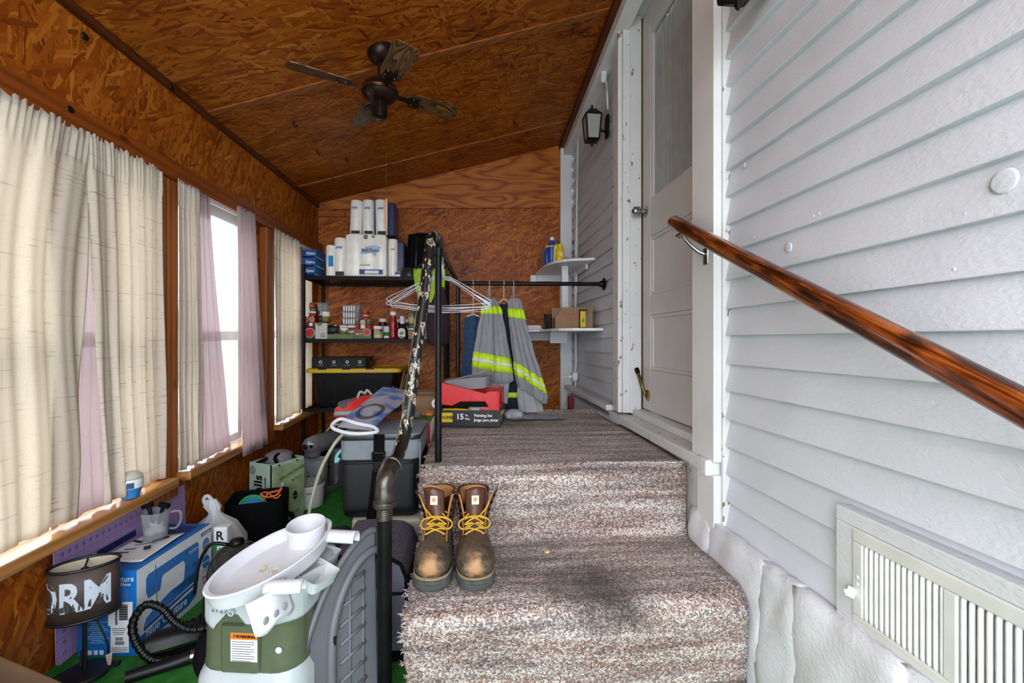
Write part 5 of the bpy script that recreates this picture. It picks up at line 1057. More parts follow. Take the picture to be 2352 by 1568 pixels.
MB().add([(.057,.0,.058),(.08,-.004,.07),(.072,.0,.028),(.060,.004,.026)], [(0,1,2,3)]).build('paper_tag', M('tag_pinkish',(214,186,180),.7,var=.3,scale=300), t, solid=.0006); MB().obox((.072,.02,.02),(.022,.016,.016)).build('plug', LBK, t, bevel=.003)
# blue tub on the sill
t = thing('paper_cup_stack', 'stack of blue and white paper cups wrapped in film on the sill', 'cup', (-1.216,1.735,.4425)); MB().lathe([(.026,0),(.033,.034),(.034,.036)],22).build('cup_body', M('cup_blue',(46,120,190),.45), t, smooth=40); MB().lathe([(.035,.035),(.039,.060),(.037,.066)],22).build('label_band', PRINTW, t, smooth=40); MB().lathe([(.037,.064),(.036,.078),(.022,.09),(.0005,.092)],22).build('film_top', clear('film_top',(220,214,206),.6,.2), t, smooth=True)
blob([(-.010,-.010),(.010,-.010),(.010,.010),(-.010,.010)], (.022,-.0315,.048), (.82,.57,0), ZZ, DBLUE, t, 'logo', world=False, t=.002)
for k in range(5): decal((-.004,-.0375,.040+.004*k), XX, ZZ, .016,.0012, SBB, t, 'print', world=False, t=.002)
# open cardboard carton cut by the lower corner of the view
t = thing('open_carton', 'open brown cardboard carton in the near corner by the wall', 'box', (-1.080,1.035,0), math.radians(-25)); CG = wood('corrugated_edge',(140,104,74),'z',.8,.2,1,60,knots=False)
for nm, a in (('side_panel',(-.16,.16,.118,.122,0,.245)),('side_panel',(-.16,.16,-.122,-.118,0,.245)),('side_panel',(-.16,-.156,-.118,.118,0,.245)),('side_panel',(.156,.16,-.118,.118,0,.245)),('bottom_panel',(-.156,.156,-.118,.118,0,.004))): MB().box(*a).build(nm, CARD_D, t)
# thin green bag box beside the carton
t = carton('green_bag', 'narrow green and white printed bag edge behind the sewing carton', 'bag', -1.045,-.99,1.935,1.98,0,.245, PRINTW, bevel=.006); front(t,0,.12,.05,.13,GRN,'label'); ftext(t,'E',.05,0,.15,PRINTW,1,.001); ftext(t,'R',.05,0,.21,PRINTK,1,.001); ftext(t,'NEAR',.018,0,.09,PRINTW)

# ------------------------------------------------------------------ vacuum parts
t = thing('vacuum_cleaner', 'black vacuum cleaner with a smoky dust dome behind the toy table', 'vacuum', (-.865,1.76,0)); SMK = clear('smoky_plastic',(60,58,56),.55,.08)
MB().lathe([(.10,0),(.105,.02),(.10,.10),(.09,.13)],28,sx=1,sy=1.15).build('body', BLK, t, smooth=40); MB().lathe([(.09,.125),(.092,.16),(.085,.20),(.062,.235),(.03,.25),(.0005,.252)],28,sx=1,sy=1.15).build('dust_dome', SMK, t, smooth=True); MB().lathe([(.05,.12),(.05,.20),(.03,.22)],18).build('filter', M('filter_dark',(40,42,50),.7), t, smooth=40)
MB().lathe([(.02,.245),(.026,.255),(.022,.268),(.0005,.272)],16).build('knob', BLK, t, smooth=True); MB().tube(catmull([(-.02,-.02,.258),(-.075,-.03,.265),(-.11,-.04,.20),(-.12,-.05,.10)],5), .006, 8).build('carry_wire', BLK, t, smooth=True)
MB().tube(catmull([(-.09,-.04,.03),(-.11,-.08,.014),(-.13,-.13,.010),(-.12,-.18,.010)],5), .005, 6).build('power_cord', BLK, t, smooth=True)
def ribbed(pts, r, n=10):
    m = MB(); p = catmull(pts, 14); rs = [r*(1 if (i//2) % 2 else .84) for i in range(len(p))]; return m.tube(p, rs, n)
t = thing('vacuum_hose', 'black ribbed vacuum hose looping in front of the sewing carton', 'hose', (-.93,1.50,0))
ribbed([(.10,.02,.05),(.05,-.01,.028),(-.03,-.03,.03),(-.08,-.03,.08),(-.10,-.02,.14),(-.075,-.005,.185),(-.03,.0,.17),(.01,.0,.125),(.05,.01,.095),(.11,.04,.085)], .0125, 10).build('hose', BLK, t)
t = thing('floor_tool', 'black vacuum floor tool lying beside the hose loop', 'vacuum tool', (-.945,1.535,0), .5); MB().rings([[Vector((x*f,y*f,z)) for x, y in rrect(.17,.085,.015,3)] for f, z in ((1,0),(1,.02),(.9,.04),(.6,.05))]).xf(Matrix.Rotation(-.35,4,'X')).xf(Matrix.Translation((0,0,.035))).build('head', BLK, t, smooth=40); MB().cyl((.05,.02,.05),(.13,.07,.09),.02,.022,14).build('neck', BLK, t, smooth=40); MB().tube([V(-.06,0,.01),V(.08,0,.012)], .008, 8).build('roller', BLKM, t)
t = thing('wand_tube', 'short black vacuum wand lying on the turf', 'vacuum tool', (-.93,1.455,.0), .45); MB().tube([(-.085,0,.018),(.02,0,.02),(.07,0,.025)], [.0175,.0175,.021], 14).build('tube', BLK, t, smooth=40); MB().lathe([(.018,0),(.018,.012),(.013,.014),(.013,.022),(.008,.03)],14).xf(Matrix.Translation((.07,0,.026)) @ Matrix.Rotation(PI/2,4,'Y')).build('fitting', CHROME, t, smooth=40)
t = thing('crevice_hose', 'thick corrugated black hose end lying behind the floor tool', 'hose', (-.86,1.60,0)); ribbed([(-.09,-.04,.05),(-.04,-.01,.06),(.03,.02,.075),(.09,.05,.08)], .030, 14).build('hose', BLK, t)
t = sack('black_bag', 'limp black cloth bag between the hose and the toy table', 'bag', (-.80,1.49,0), [(0,0,0,.05,.06),(0,0,.03,.055,.065),(0,0,.08,.045,.05),(.01,.01,.11,.02,.03)], BLKM, 4, .05, seed=41)

# ------------------------------------------------------------------ bags and kitchen things by the windows
t = sack('plastic_bag', 'white knotted plastic carrier bag slumped behind the sewing carton', 'bag', (-1.105,2.10,0), [(0,0,0,.08,.08),(0,0,.05,.105,.10),(.0,0,.13,.105,.095),(-.01,0,.20,.075,.065),(-.015,0,.235,.03,.028),(-.02,.0,.25,.022,.02),(-.03,0,.275,.035,.022),(-.035,0,.305,.02,.012)], clear('bag_film',(226,228,232),.72,.25), 9, .07, seed=51)
MB().add([(.0,-.078,.17),(.045,-.07,.18),(.03,-.075,.16),(.01,-.078,.15)], [(0,1,2,3)]).build('print', PRINTK, t); MB().tube(catmull([(-.03,.0,.25),(-.06,-.01,.30),(-.045,-.01,.325),(-.02,.0,.29)],4), .008, 6).build('handle_loop', clear('bag_film',(226,228,232),.7,.25), t, smooth=True)
t = thing('fabric_bin', 'black fabric storage bin holding a blue plate and orange cord', 'bin', (-1.07,2.385,0), math.radians(14)); w_ = .25
MB().rings([[Vector((x*f,y*f,z+(.018*(x*x+y*y)/.03 if z > .2 else 0))) for x, y in rrect(w_,.22,.035,4)] for f, z in ((.94,0),(1,.03),(1.04,.208),(1.0,.211),(.96,.19),(.92,.02),(.1,.012))]).build('bin_body', BLKM, t, smooth=40)
MB().tube(catmull([(.13,.0,.12),(.15,.02,.10),(.155,.03,.07),(.135,.05,.05)],4), .012, 6).build('side_handle', BLKM, t, smooth=True)
t = thing('plastic_plate', 'blue plate with a green rim tucked in the black fabric bin', 'plate', (-1.095,2.375,.16), .3); RP = Matrix.Rotation(1.0,4,'X') @ Matrix.Rotation(.25,4,'Y')
MB().lathe([(.0005,-.006),(.05,-.004),(.056,.004)],28).xf(RP).build('plate', M('plate_blue',(40,130,190),.4), t, smooth=40); MB().lathe([(.056,.003),(.066,.008),(.068,.012),(.064,.013),(.056,.008)],28,cap=False).xf(RP).build('rim', M('plate_green',(40,176,90),.4), t, smooth=40)
t = thing('paracord', 'orange striped cord looped inside the black fabric bin', 'cord', (-1.01,2.39,.195)); MB().tube(catmull([(-.04,0,0),(-.02,.02,.03),(.03,.01,.045),(.05,.0,.06),(.03,-.01,.03),(-.02,-.01,.02),(-.05,.0,.035),(-.03,.03,.03),(.02,.0,.01),(.05,-.01,.03)],6), .0048, 8).build('cord', M('orange_cord',(214,106,52),.7,var=.4,scale=260), t, smooth=True)
t = sack('black_gloves', 'bunched black work gloves on the turf beside the fabric bin', 'gloves', (-.905,2.46,0), [(0,0,0,.05,.04),(0,0,.025,.055,.045),(.01,0,.05,.035,.03),(.02,0,.06,.01,.01)], BLKM, 5, .18, seed=61)
for k in range(4): MB().tube(catmull([(.02,-.02+.012*k,.03),(.05,-.025+.014*k,.03),(.07,-.02+.012*k,.012)],4), .009, 7).build('finger', BLKM, t, smooth=True)
MINT = M('mint_bag',(172,196,178),.6,var=.05); FLOR = M('floral_bag',(150,172,130),.6,var=.25,scale=14)
t = thing('shopping_tote', 'mint green printed shopping tote standing under the middle window', 'bag', (-1.095,2.67,0), math.radians(62)); bw, bd_, bh = .22, .17, .335
Mx = MB().rings([[Vector((x*f,y*f,z+(.01*math.sin(x*30) if z > .3 else 0))) for x, y in rrect(bw,bd_,.006,1)] for f, z in ((.98,0),(1,.01),(1.02,.2),(1.0,bh),(.98,bh),(.97,.05),(.1,.02))]); Mx.build('bag_body', MINT, t)
# faces: -x face (left, mint) and -y face (right, floral) after rotation
decal((0,-bd_/2*1.02-.002,bh*.5), XX, ZZ, bw*.95, bh*.9, FLOR, t, 'floral_panel', world=False, t=.003)
text('WILDFLOWER', .026, (.02,-bd_/2*1.02-.005,.262), (1,0,.25), (-.25,0,1), PRINTK, t, 1, world=False); text('& Farm', .022, (.05,-bd_/2*1.02-.005,.225), (1,0,.25), (-.25,0,1), PRINTK, t, 1, world=False); text('Honey', .022, (.04,-bd_/2*1.02-.005,.04), (1,0,.2), (-.2,0,1), M('olive_ink',(70,76,30),.6), t, 1, world=False)
for k, (x, z) in enumerate(((-.06,.20),(-.035,.18),(-.07,.165),(-.045,.215))): blob([(.014*math.cos(2*PI*i/10)*(1 if i % 2 else .6), .014*math.sin(2*PI*i/10)*(1 if i % 2 else .6)) for i in range(10)], (x,-bd_/2*1.02-.0045,z), XX, ZZ, M('petal_white',(222,216,200),.6), t, 'flower_print', world=False)
blob(ell(.014,.024,14), (.04,-bd_/2*1.02-.0045,.13), XX, ZZ, PRINTK, t, 'bee_print', world=False); decal((.04,-bd_/2*1.02-.0052,.126), XX, ZZ, .02,.005, YEL, t, 'bee_print', world=False)
LF = (0,-1,0)
text('alls', .085, (-bw/2*1.02-.003,.005,.225), ZZ, (0,1,0), PRINTK, t, .9, .002, world=False); text('.com', .032, (-bw/2*1.02-.003,-.045,.235), ZZ, (0,1,0), PRINTK, t, 1, world=False); blob(ell(.024,.024), (-bw/2*1.02-.002,.052,.295), LF, ZZ, M('stamp_grey',(130,150,138),.6), t, 'stamp', world=False)
for s_ in (-1,1): MB().tube(catmull([(s_*.06,-bd_/2,bh-.02),(s_*.05,-.04,bh+.02),(0,-.02,bh+.03),(-s_*.05,.02,bh+.01),(-s_*.07,bd_/2,bh-.02)],5), .009, 6).build('handle', BLKM, t, smooth=True)
MB().tube([(-bw/2*1.02,-bd_/2*1.02,.0),(-bw/2*1.02,-bd_/2*1.02,bh)], .004, 6).build('piping', BLK, t)
MB().lathe([(.05,.26),(.075,.32),(.07,.36),(.04,.375),(.0005,.376)],18,(.02,.01,0)).build('grey_bundle', M('grey_felt',(120,120,124),.9), t, smooth=True)
t = thing('slow_cooker', 'white slow cooker with a glass lid standing on the turf', 'slow cooker', (-.985,2.845,0)); MB().lathe([(.068,0),(.08,.008),(.086,.06),(.086,.115),(.09,.118),(.09,.126)],32).build('base', M('cooker_white',(206,208,210),.3,var=.03), t, smooth=40); MB().lathe([(.088,.126),(.09,.132),(.084,.138)],32).build('stoneware_rim', OFFW, t, smooth=40)
gl_ = MB().lathe([(.083,.138),(.075,.155),(.05,.168),(.02,.174),(.0005,.175)],32).build('glass_lid', clear('lid_glass',(190,194,194),.35,.06), t, smooth=True); MB().tube(catmull([(-.02,-.01,.174),(-.014,-.01,.195),(.014,-.01,.195),(.02,-.01,.174)],5), .005, 8).build('lid_handle', clear('clear_plastic',(200,204,206),.3), gl_, smooth=True)
MB().obox((-.055,-.068,.075),(.025,.02,.03)).build('plug', CHROME, t, bevel=.003); MB().tube(catmull([(-.05,-.075,.085),(-.03,-.088,.10),(-.008,-.092,.08),(-.012,-.092,.045),(-.035,-.085,.04),(-.045,-.08,.06)],5), .003, 6).build('cord', BLK, t, smooth=True); decal((.03,-.084,.10), (.93,.36,0), ZZ, .03,.008, GREYINK, t, 'badge', world=False, t=.003)
t = thing('clear_bin', 'clear plastic bin behind the slow cooker', 'bin', (-1.03,3.02,0)); MB().rings([[Vector((x*f,y*f,z)) for x, y in rrect(.19,.12,.02,3)] for f, z in ((.88,0),(1,.232),(1.05,.235),(1.05,.242),(.98,.24),(.86,.006),(.1,.005))]).build('bin_body', CLR, t, smooth=40)
MIXS = M('mixer_silver',(140,140,142),.3,.5,var=.08)
t = thing('stand_mixer', 'dark silver stand mixer with a long rounded head near the rack post', 'mixer', (-.985,3.22,0), math.radians(-22))
MB().rings([[Vector((x*f,y*f,z)) for x, y in rrect(.15,.24,.05,4)] for f, z in ((1,0),(1,.02),(.9,.03))]).build('base', MIXS, t, smooth=40); MB().rings([[Vector((x*f,y*f+.08,z)) for x, y in rrect(.09,.09,.03,4)] for f, z in ((1.1,.025),(.9,.12),(1,.25))]).build('column', MIXS, t, smooth=40)
hd = [(-.215,.012),(-.205,.04),(-.18,.056),(-.12,.062),(0,.062),(.10,.058),(.15,.045),(.165,.015)]
MB().tube([V(0,a,.315) for a, r in hd], [r for a, r in hd], 24).build('head', MIXS, t, smooth=45); MB().lathe([(.045,.245),(.05,.25),(.052,.30)],20,(0,-.15,0)).build('beater_collar', MIXS, t, smooth=40)
hb = MB().lathe([(.018,0),(.018,.01),(.014,.012)],16).xf(Matrix.Translation((0,-.21,.32)) @ Matrix.Rotation(PI/2,4,'X')).build('hub_cap', CHROME, t, smooth=40); MB().ball((.035,-.205,.322), .012, 10, 6).build('hub_knob', BLK, t, smooth=True); MB().tube([V(.066*math.cos(a),-.06,.315+.064*math.sin(a)) for a in [PI+PI*i/12 for i in range(13)]], .003, 6).build('trim_band', CHROME, t)
t = carton('black_crate', 'black crate with white lettering under the low shelf', 'crate', -.84,-.60,3.18,3.40,0,.24, BLK, bevel=.004); ftext(t,'BIG',.05,-.04,.12,M('faint_white_ink',(150,150,150),.6),1)
t = thing('tin_pot', 'small silver tin standing on the black crate', 'tin', (-.80,3.23,.241)); MB().lathe([(.02,0),(.022,.004),(.022,.05),(.018,.052)],18).build('tin', TIN, t, smooth=40)
t = sack('blue_rag', 'crumpled blue patterned cloth on the black crate', 'cloth', (-.735,3.26,.241), [(0,0,0,.05,.04),(0,0,.03,.055,.045),(.01,0,.07,.04,.03),(.02,0,.095,.015,.012)], M('blue_pattern_cloth',(84,110,150),.85,var=.6,scale=60), 6, .15, seed=71)
t = sack('black_duffel', 'black duffel bag with pale trim stuffed under the low shelf', 'bag', (-.96,3.60,.115), [(0,0,0,.16,.10),(0,0,.04,.19,.12),(0,0,.14,.19,.12),(.02,0,.22,.13,.09),(.03,0,.26,.05,.04)], BLKM, 6, .05, seed=73)
MB().tube(catmull([(-.13,-.11,.2),(-.06,-.13,.26),(.04,-.13,.25),(.12,-.12,.19)],5), .008, 6).build('strap', M('pale_strap',(190,186,178),.7), t, smooth=True); MB().tube(catmull([(-.12,-.12,.14),(-.02,-.14,.18),(.10,-.13,.13)],5), .007, 6).build('strap', M('pale_strap'), t, smooth=True)
# ------------------------------------------------------------------ cooler pile beside the stairs
CREAM = M('cream_vinyl',(200,196,180),.45,var=.04)
t = thing('cream_cooler', 'cream vinyl cooler box under the grey cooler bag', 'cooler', (-.338,2.0,0)); MB().prism(rrect(.285,.31,.03,4), (0,0,0), XX, YY, (0,0,.29)).build('body', CREAM, t, bevel=.012)
MB().box(.02,.0225,-.1565,-.154,.01,.285).build('seam', M('cream_seam',(170,166,150),.6), t)
t = thing('cooler_bag', 'grey and black insulated cooler bag with a buckle strap on the cream cooler', 'cooler bag', (-.370,2.025,.2905)); CG1 = M('bag_grey',(126,133,140),.75,var=.08,bump=.15); CBK = M('bag_black_mesh',(34,35,38),.7,var=.2,scale=160,bump=.5,bscale=260); CBV = M('bag_black_vinyl',(26,27,30),.35,var=.15,scale=14,bump=.2)
bw, bd_ = .315, .335
def ringz(z, f, r=.035): return [Vector((x*f,y*f,z)) for x, y in rrect(bw,bd_,r,4)]
MB().rings([ringz(0,.90,.03),ringz(.012,.94,.03),ringz(.06,.97),ringz(.235,1.0)]).build('lower_body', CBV, t, smooth=40); MB().rings([ringz(.235,1.0),ringz(.30,1.0),ringz(.312,.99)]).build('upper_body', CG1, t, smooth=40)
MB().rings([ringz(.310,1.01),ringz(.320,1.02),ringz(.334,1.01),ringz(.340,.9),ringz(.341,.3)]).build('lid', CG1, t, smooth=40); MB().rings([ringz(.312,1.015),ringz(.322,1.025),ringz(.330,1.015)], cap=False).build('zip_band', CBV, t, smooth=40)
q = MB().grid(lambda u, v: ((u-.5)*.27, -bd_/2*.995-.012*math.sin(PI*u)*(1-.4*v)-.003, .03+.19*v+.006*math.sin(u*PI)), 14, 8).build('mesh_pocket', CBK, t, smooth=True, solid=.002); MB().tube([V((u/14-.5)*.27, -bd_/2*.995-.012*math.sin(PI*u/14)*.6-.004, .221+.006*math.sin(u/14*PI)) for u in range(15)], .004, 6).build('pocket_trim', CBV, q, smooth=True)
MB().box(-.02,.02,-bd_/2*1.02-.012,-bd_/2,.215,.335).xf(Matrix.Translation((.0,0,0))).build('top_strap', BLKM, t)
bk = MB()
for a in ((-.026,.026,.262,.270),(-.026,.026,.225,.233),(-.026,-.019,.225,.27),(.019,.026,.225,.27),(-.02,.02,.19,.225)): bk.box(a[0],a[1],-bd_/2*1.02-.024,-bd_/2-.012,a[2],a[3])
bk.build('buckle', BLK, t, bevel=.002)
MB().grid(lambda u, v: ((u-.5)*.036-.05*v**1.4-.005, -bd_/2-.026-.012*math.sin(v*3), .20-.36*v), 3, 16).build('hanging_strap', BLKM, t, smooth=True, solid=.003)
MB().tube(catmull([(.03,-bd_/2-.022,.21),(.036,-bd_/2-.024,.19),(.034,-bd_/2-.026,.165),(.026,-bd_/2-.024,.17),(.03,-bd_/2-.022,.20)],4), .003, 6).build('teal_pull', M('teal_cord',(120,176,186),.5), t, smooth=True)
MB().tube(catmull([(-.155,-.14,.27),(-.17,-.15,.25),(-.172,-.155,.225),(-.16,-.15,.24)],4), .007, 6).build('teal_loop', M('teal_cord'), t, smooth=True)
MB().grid(lambda u, v: (bw/2*1.0+.004+.016*math.sin(PI*v), -.13+.25*v, .20+.02*u-.10*math.sin(PI*v)), 3, 14).build('side_strap', BLKM, t, smooth=True, solid=.003); MB().box(bw/2*.98,bw/2*1.0+.003,-.15,-.10,.04,.30).build('side_panel', CG1, t, bevel=.003); MB().box(bw/2*.97,bw/2*1.0+.002,-.15,.12,.035,.045).build('reflective_line', HVL, t)
# red backpack and blue glassed sheet on top of the bag
REDF = M('red_nylon',(206,34,40),.55,var=.1,scale=25,bump=.3)
t = sack('red_backpack', 'red backpack with grey straps slumped on the cooler bag', 'backpack', (-.50,2.16,.634), [(0,0,0,.09,.09),(-.01,0,.02,.115,.11),(-.005,0,.055,.115,.11),(.01,.01,.085,.10,.095),(.03,.03,.105,.06,.06),(.04,.04,.112,.02,.02)], REDF, 7, .06, seed=81)
op = MB().lathe([(.055,.0),(.06,.006),(.045,.012),(.02,.012)],20,sx=1.0,sy=.72).xf(Matrix.Translation((-.045,-.045,.078)) @ Matrix.Rotation(.35,4,'X')).build('grey_opening', M('lining_grey',(84,84,90),.7,bump=.3,var=.2), t, smooth=True)
MB().tube(catmull([(-.11,-.05,.035),(-.07,-.10,.045),(-.01,-.115,.05),(.05,-.10,.06)],5), .012, 6).build('grey_strap', M('strap_grey',(150,152,152),.7), t, smooth=True); MB().tube(catmull([(-.03,.0,.10),(-.02,.01,.128),(.0,.02,.12),(.01,.02,.135),(.03,.03,.11)],5), .006, 6).build('drawstring', M('strap_grey'), t, smooth=True)
CLB = clear('vinyl_sheet',(190,194,204),.42,.2); _t = CLB.node_tree; _o = _t.nodes.new('ShaderNodeTexCoord'); _n = _t.nodes.new('ShaderNodeTexNoise'); _n.inputs['Scale'].default_value = 13; _n.inputs['Detail'].default_value = 2; _r = _t.nodes.new('ShaderNodeValToRGB'); _r.color_ramp.elements[0].position = .47; _r.color_ramp.elements[0].color = lin(188,190,200)+(1,); _r.color_ramp.elements[1].position = .60; _r.color_ramp.elements[1].color = lin(92,134,204)+(1,)
_t.links.new(_o.outputs['Object'], _n.inputs['Vector']); _t.links.new(_n.outputs['Fac'], _r.inputs['Fac']); _t.links.new(_r.outputs['Color'], _t.nodes['Principled BSDF'].inputs['Base Color'])
def shf(u, v):
    # v along the sheet from the handle end to the far end
    a = Vector((-.525,1.825,.662)); b = Vector((-.385,1.795,.652)); c = Vector((-.425,2.235,.775)); d = Vector((-.265,2.215,.752))
    p = a*(1-u)*(1-v) + b*u*(1-v) + c*(1-u)*v + d*u*v; p.z += .020*math.sin(PI*v)*math.sin(PI*(.2+.6*u)) + .004*math.sin(v*8); return p
t = thing('cutting_sheet', 'clear flexible plastic board with a white handle draped over the red backpack', 'plastic board', (-.40,2.0,.64)); MB().grid(shf, 14, 22).build('sheet', CLB, t, world=True, smooth=True, solid=.0015)
for (uc, vc, ru, rv, col_) in ((.5,.30,.36,.17,'grey_ring'),):
    ring = []; m = MB(); n = 28; f0 = .7 if col_ == 'grey_ring' else 0.0
    vo = [shf(uc+ru*math.cos(2*PI*i/n), vc+rv*math.sin(2*PI*i/n))+V(0,0,.003) for i in range(n)]; vi = [shf(uc+ru*f0*math.cos(2*PI*i/n), vc+rv*f0*math.sin(2*PI*i/n))+V(0,0,.003) for i in range(n)]
    m.rings([vo,vi], cap=False).build(col_, {'grey_ring':clear('ring_grey_film',(90,94,104),.14,.3),'blue_patch':clear('blue_film',(70,110,180),.06,.3),'blue_mark':clear('blue_film_dark',(50,100,186),.14,.3)}[col_], t, world=True)
hpts = [shf(.0,.01)+V(-.018,-.01,.0), shf(.5,-.03)+V(.0,-.02,-.004), shf(1,.02)+V(.012,-.008,-.008), shf(.95,.05)+V(0,0,.002), shf(.45,.06)+V(0,0,.006), shf(.02,.10)+V(-.012,0,.008)]
MB().tube(catmull(hpts,5,closed=True), .0075, 8, closed=True).build('handle', WPLAST, t, world=True, smooth=True)
t = thing('clear_tube', 'clear plastic siphon tube arcing down from the plastic board to the turf', 'tube', (-.62,1.75,0)); MB().tube(catmull([(-.495,1.835,.645),(-.53,1.80,.60),(-.575,1.79,.51),(-.605,1.78,.40),(-.62,1.765,.28),(-.625,1.75,.15),(-.615,1.70,.02)],8), .0062, 10).build('tube', clear('tube_plastic',(206,204,186),.45,.1), t, smooth=True, world=True)
t = sack('navy_duffel', 'dark navy bag slumped on the turf beside the cream cooler', 'bag', (-.592,2.0,0), [(0,0,0,.08,.11),(0,0,.03,.092,.125),(.005,0,.12,.085,.12),(.02,0,.18,.05,.08),(.03,0,.20,.02,.03)], NAVY, 5, .05, seed=91)
MB().tube(catmull([(-.03,-.10,.135),(-.01,-.115,.155),(.03,-.11,.15)],5), .006, 6).build('handle', BLK, t, smooth=True)
HEA = NT('grey_heather'); _v = HEA.obj(); _n = HEA.noise(HEA.mapv(_v, scale=(60,60,240)), 3, 2).outputs['Fac']; HEA.col(HEA.ramp(_n, [(.35,lin(70,68,80)),(.65,lin(120,116,130))])); HEA.set(.9, spec=.1); HEA = HEA.m
t = thing('heather_bin', 'grey heather fabric bin with black piping wedged beside the stairs', 'bin', (-.318,1.60,0)); q = rrect(.225,.30,.02,3)
pf = [(-.1125,0),(.1125,0),(.1125,.255),(.095,.30),(.06,.322),(0,.33),(-.06,.332),(-.1125,.33)]
MB().prism(pf, (0,-.15,0), XX, ZZ, (0,.30,0)).build('body', HEA, t, bevel=.006)
MB().tube([V(x*1.0,-.152,z) for x, z in pf], .0065, 6, closed=True).build('piping', BLKM, t, smooth=True); MB().box(-.113,.1135,-.154,-.148,.205,.214).build('black_band', BLK, t); MB().box(-.114,.1145,-.156,.15,0,.03).build('black_foot', BLKM, t)
MB().tube([V(-.085+.018*math.cos(a),-.155,.285+.018*math.sin(a)) for a in [2*PI*i/20 for i in range(20)]], .006, 8, closed=True).build('grommet', BLK, t, smooth=True)
t = thing('red_carton', 'tall red carton with a green top squeezed between the cooler bag and landing', 'box', (-.270,2.40,0)); MB().box(-.05,.065,-.14,.10,0,.60).build('box_body', M('carton_red',(160,30,40),.45,var=.06), t, bevel=.002)
MB().box(-.05,.065,-.14,.10,.6002,.604).build('green_top', GRN, t); MB().box(.0652,.067,-.14,.10,.30,.598).build('white_side', PRINTW, t); decal((-.005,-.141,.55), XX, ZZ, .03,.07, PRINTW, t, 'label', world=False); text('home', .035, (-.01,-.1412,.47), ZZ, NX, PRINTW, t, world=False); blob(ell(.013,.013), (.01,-.1412,.42), XX, ZZ, PRINTW, t, 'print', world=False)
t = carton('brown_carton', 'closed brown cardboard carton behind the red carton', 'box', -.415,-.215,2.72,2.90,0,.695, CARD); decal((0,-.0905,.68), XX, ZZ, .2,.02, CARD_D, t, 'flap_seam', world=False)
t = MB().grid(lambda u, v: ((u-.5)*.07,(v-.5)*.09,.012*math.sin(u*6)*math.sin(v*5)+.016), 8, 8).build('grey_pouch', clear('grey_pouch_film',(130,136,142),.6,.3), smooth=True, solid=.002); tag(t, 'crumpled translucent grey pouch on the green topped carton', 'pouch', loc=(-.30,2.33,.605))
t = thing('snack_packet', 'small orange printed packet on the green topped carton', 'packet', (-.235,2.44,.6045)); MB().rings([[Vector((x*f,y*f,z)) for x, y in rrect(.06,.08,.01,2)] for f, z in ((.9,0),(1,.008),(.95,.018),(.5,.022))]).build('wrapper', M('packet_orange',(170,96,40),.35,var=.5,scale=60), t, smooth=True); decal((0,0,.0225), XX, YY, .025,.02, M('packet_yellow',(220,180,60),.4), t, 'print', world=False)

# ------------------------------------------------------------------ toy table (olive and white)
TR = math.radians(-9)
t = thing('toy_table', 'olive and white plastic toddler activity table piled with white tray parts', 'toy table', (-.522,1.265,0), TR); t.scale.z = .93; tw, td = .245, .255
def tring(z, f=1.0, ex=0, r=.055): return [Vector((x*f+(ex if x > 0 else -ex), y*f+(ex if y > 0 else -ex), z)) for x, y in rrect(tw,td,r,5)]
MB().rings([tring(0,1.0,.022),tring(.02,1.0,.023),tring(.12,1.0,.018),tring(.20,1.0,.012),tring(.245,.96,0)]).build('base', LGREYP, t, smooth=40)
for sx in (-1,1): MB().rings([[Vector((sx*.06+x, -td/2-.028+y*.6+.0*z, z)) for x, y in ((.03*math.cos(a),.03*math.sin(a)) for a in [2*PI*i/14 for i in range(14)])] for z in (0,.10,.20)]).build('base_foot', LGREYP, t, smooth=40)
MB().rings([tring(.225,1.02,.0),tring(.232,1.04,0),tring(.245,1.02,0),tring(.35,1.0,0),tring(.372,1.0,0)]).build('olive_body', OLIVE, t, smooth=40)
MB().rings([[Vector((x,-td/2-.004+y,z)) for x, y in rrect(.095,.02,.008,3)] for z in (.232,.345,.35)]).xf(Matrix.Translation((-.005,0,0))).build('front_boss', OLIVE, t, smooth=40)
def skirt(u, v):
    r = tring(0,1.015)[0:]; n = len(r); k = u*n; i = int(k) % n; f = k-int(k); p = r[i]*(1-f)+r[(i+1) % n]*f
    lo = .335 - .018*math.cos(p.x*26+.6)
    if p.y < -td/2*.9 and abs(p.x+.03) < .045: lo = .335+.045*math.cos((p.x+.03)/.045*PI/2)
    if p.y > td/2*.6: lo = .33
    z = lo + (.418-lo)*min(1,v*1.25); s_ = 1 if v < .8 else 1-(v-.8)*.55
    return Vector((p.x*s_, p.y*s_, z + (.018*math.sin((v-.8)/.2*PI/2) if v > .8 else 0)))
MB().grid(skirt, 120, 12, cu=True).build('white_shell', LGREYP, t, smooth=True, solid=.003)
MB().prism(rrect(tw*.9,td*.9,.05,5), (0,0,.40), XX, YY, (0,0,.012)).build('deck', LGREYP, t)
for k in range(3):
    pg = MB().lathe([(.008,0),(.008,.012),(.005,.012),(.005,.002)],14).xf(Matrix.Translation((-.070+.022*k,-td/2*1.01-.001,.388-.003*k)) @ Matrix.Rotation(PI/2,4,'X')).build('peg', LGREYP, t, smooth=40)
wl_ = decal((.008,-td/2-.0148,.298), XX, ZZ, .066,.072, PRINTW, t, 'warning_label', world=False); decal((.008,-td/2-.0156,.326), XX, ZZ, .066,.016, M('warning_orange',(226,120,30),.45), t, 'warning_band', world=False); text('! WARNING', .010, (.010,-td/2-.0165,.326), XX, ZZ, PRINTK, t, 1, .0004, world=False)
for k in range(9): decal((.006-.004*(k % 3 == 2),-td/2-.0156,.312-.006*k), XX, ZZ, .056-.01*(k % 3 == 2),.0018, GREYINK, t, 'fine_print', world=False)
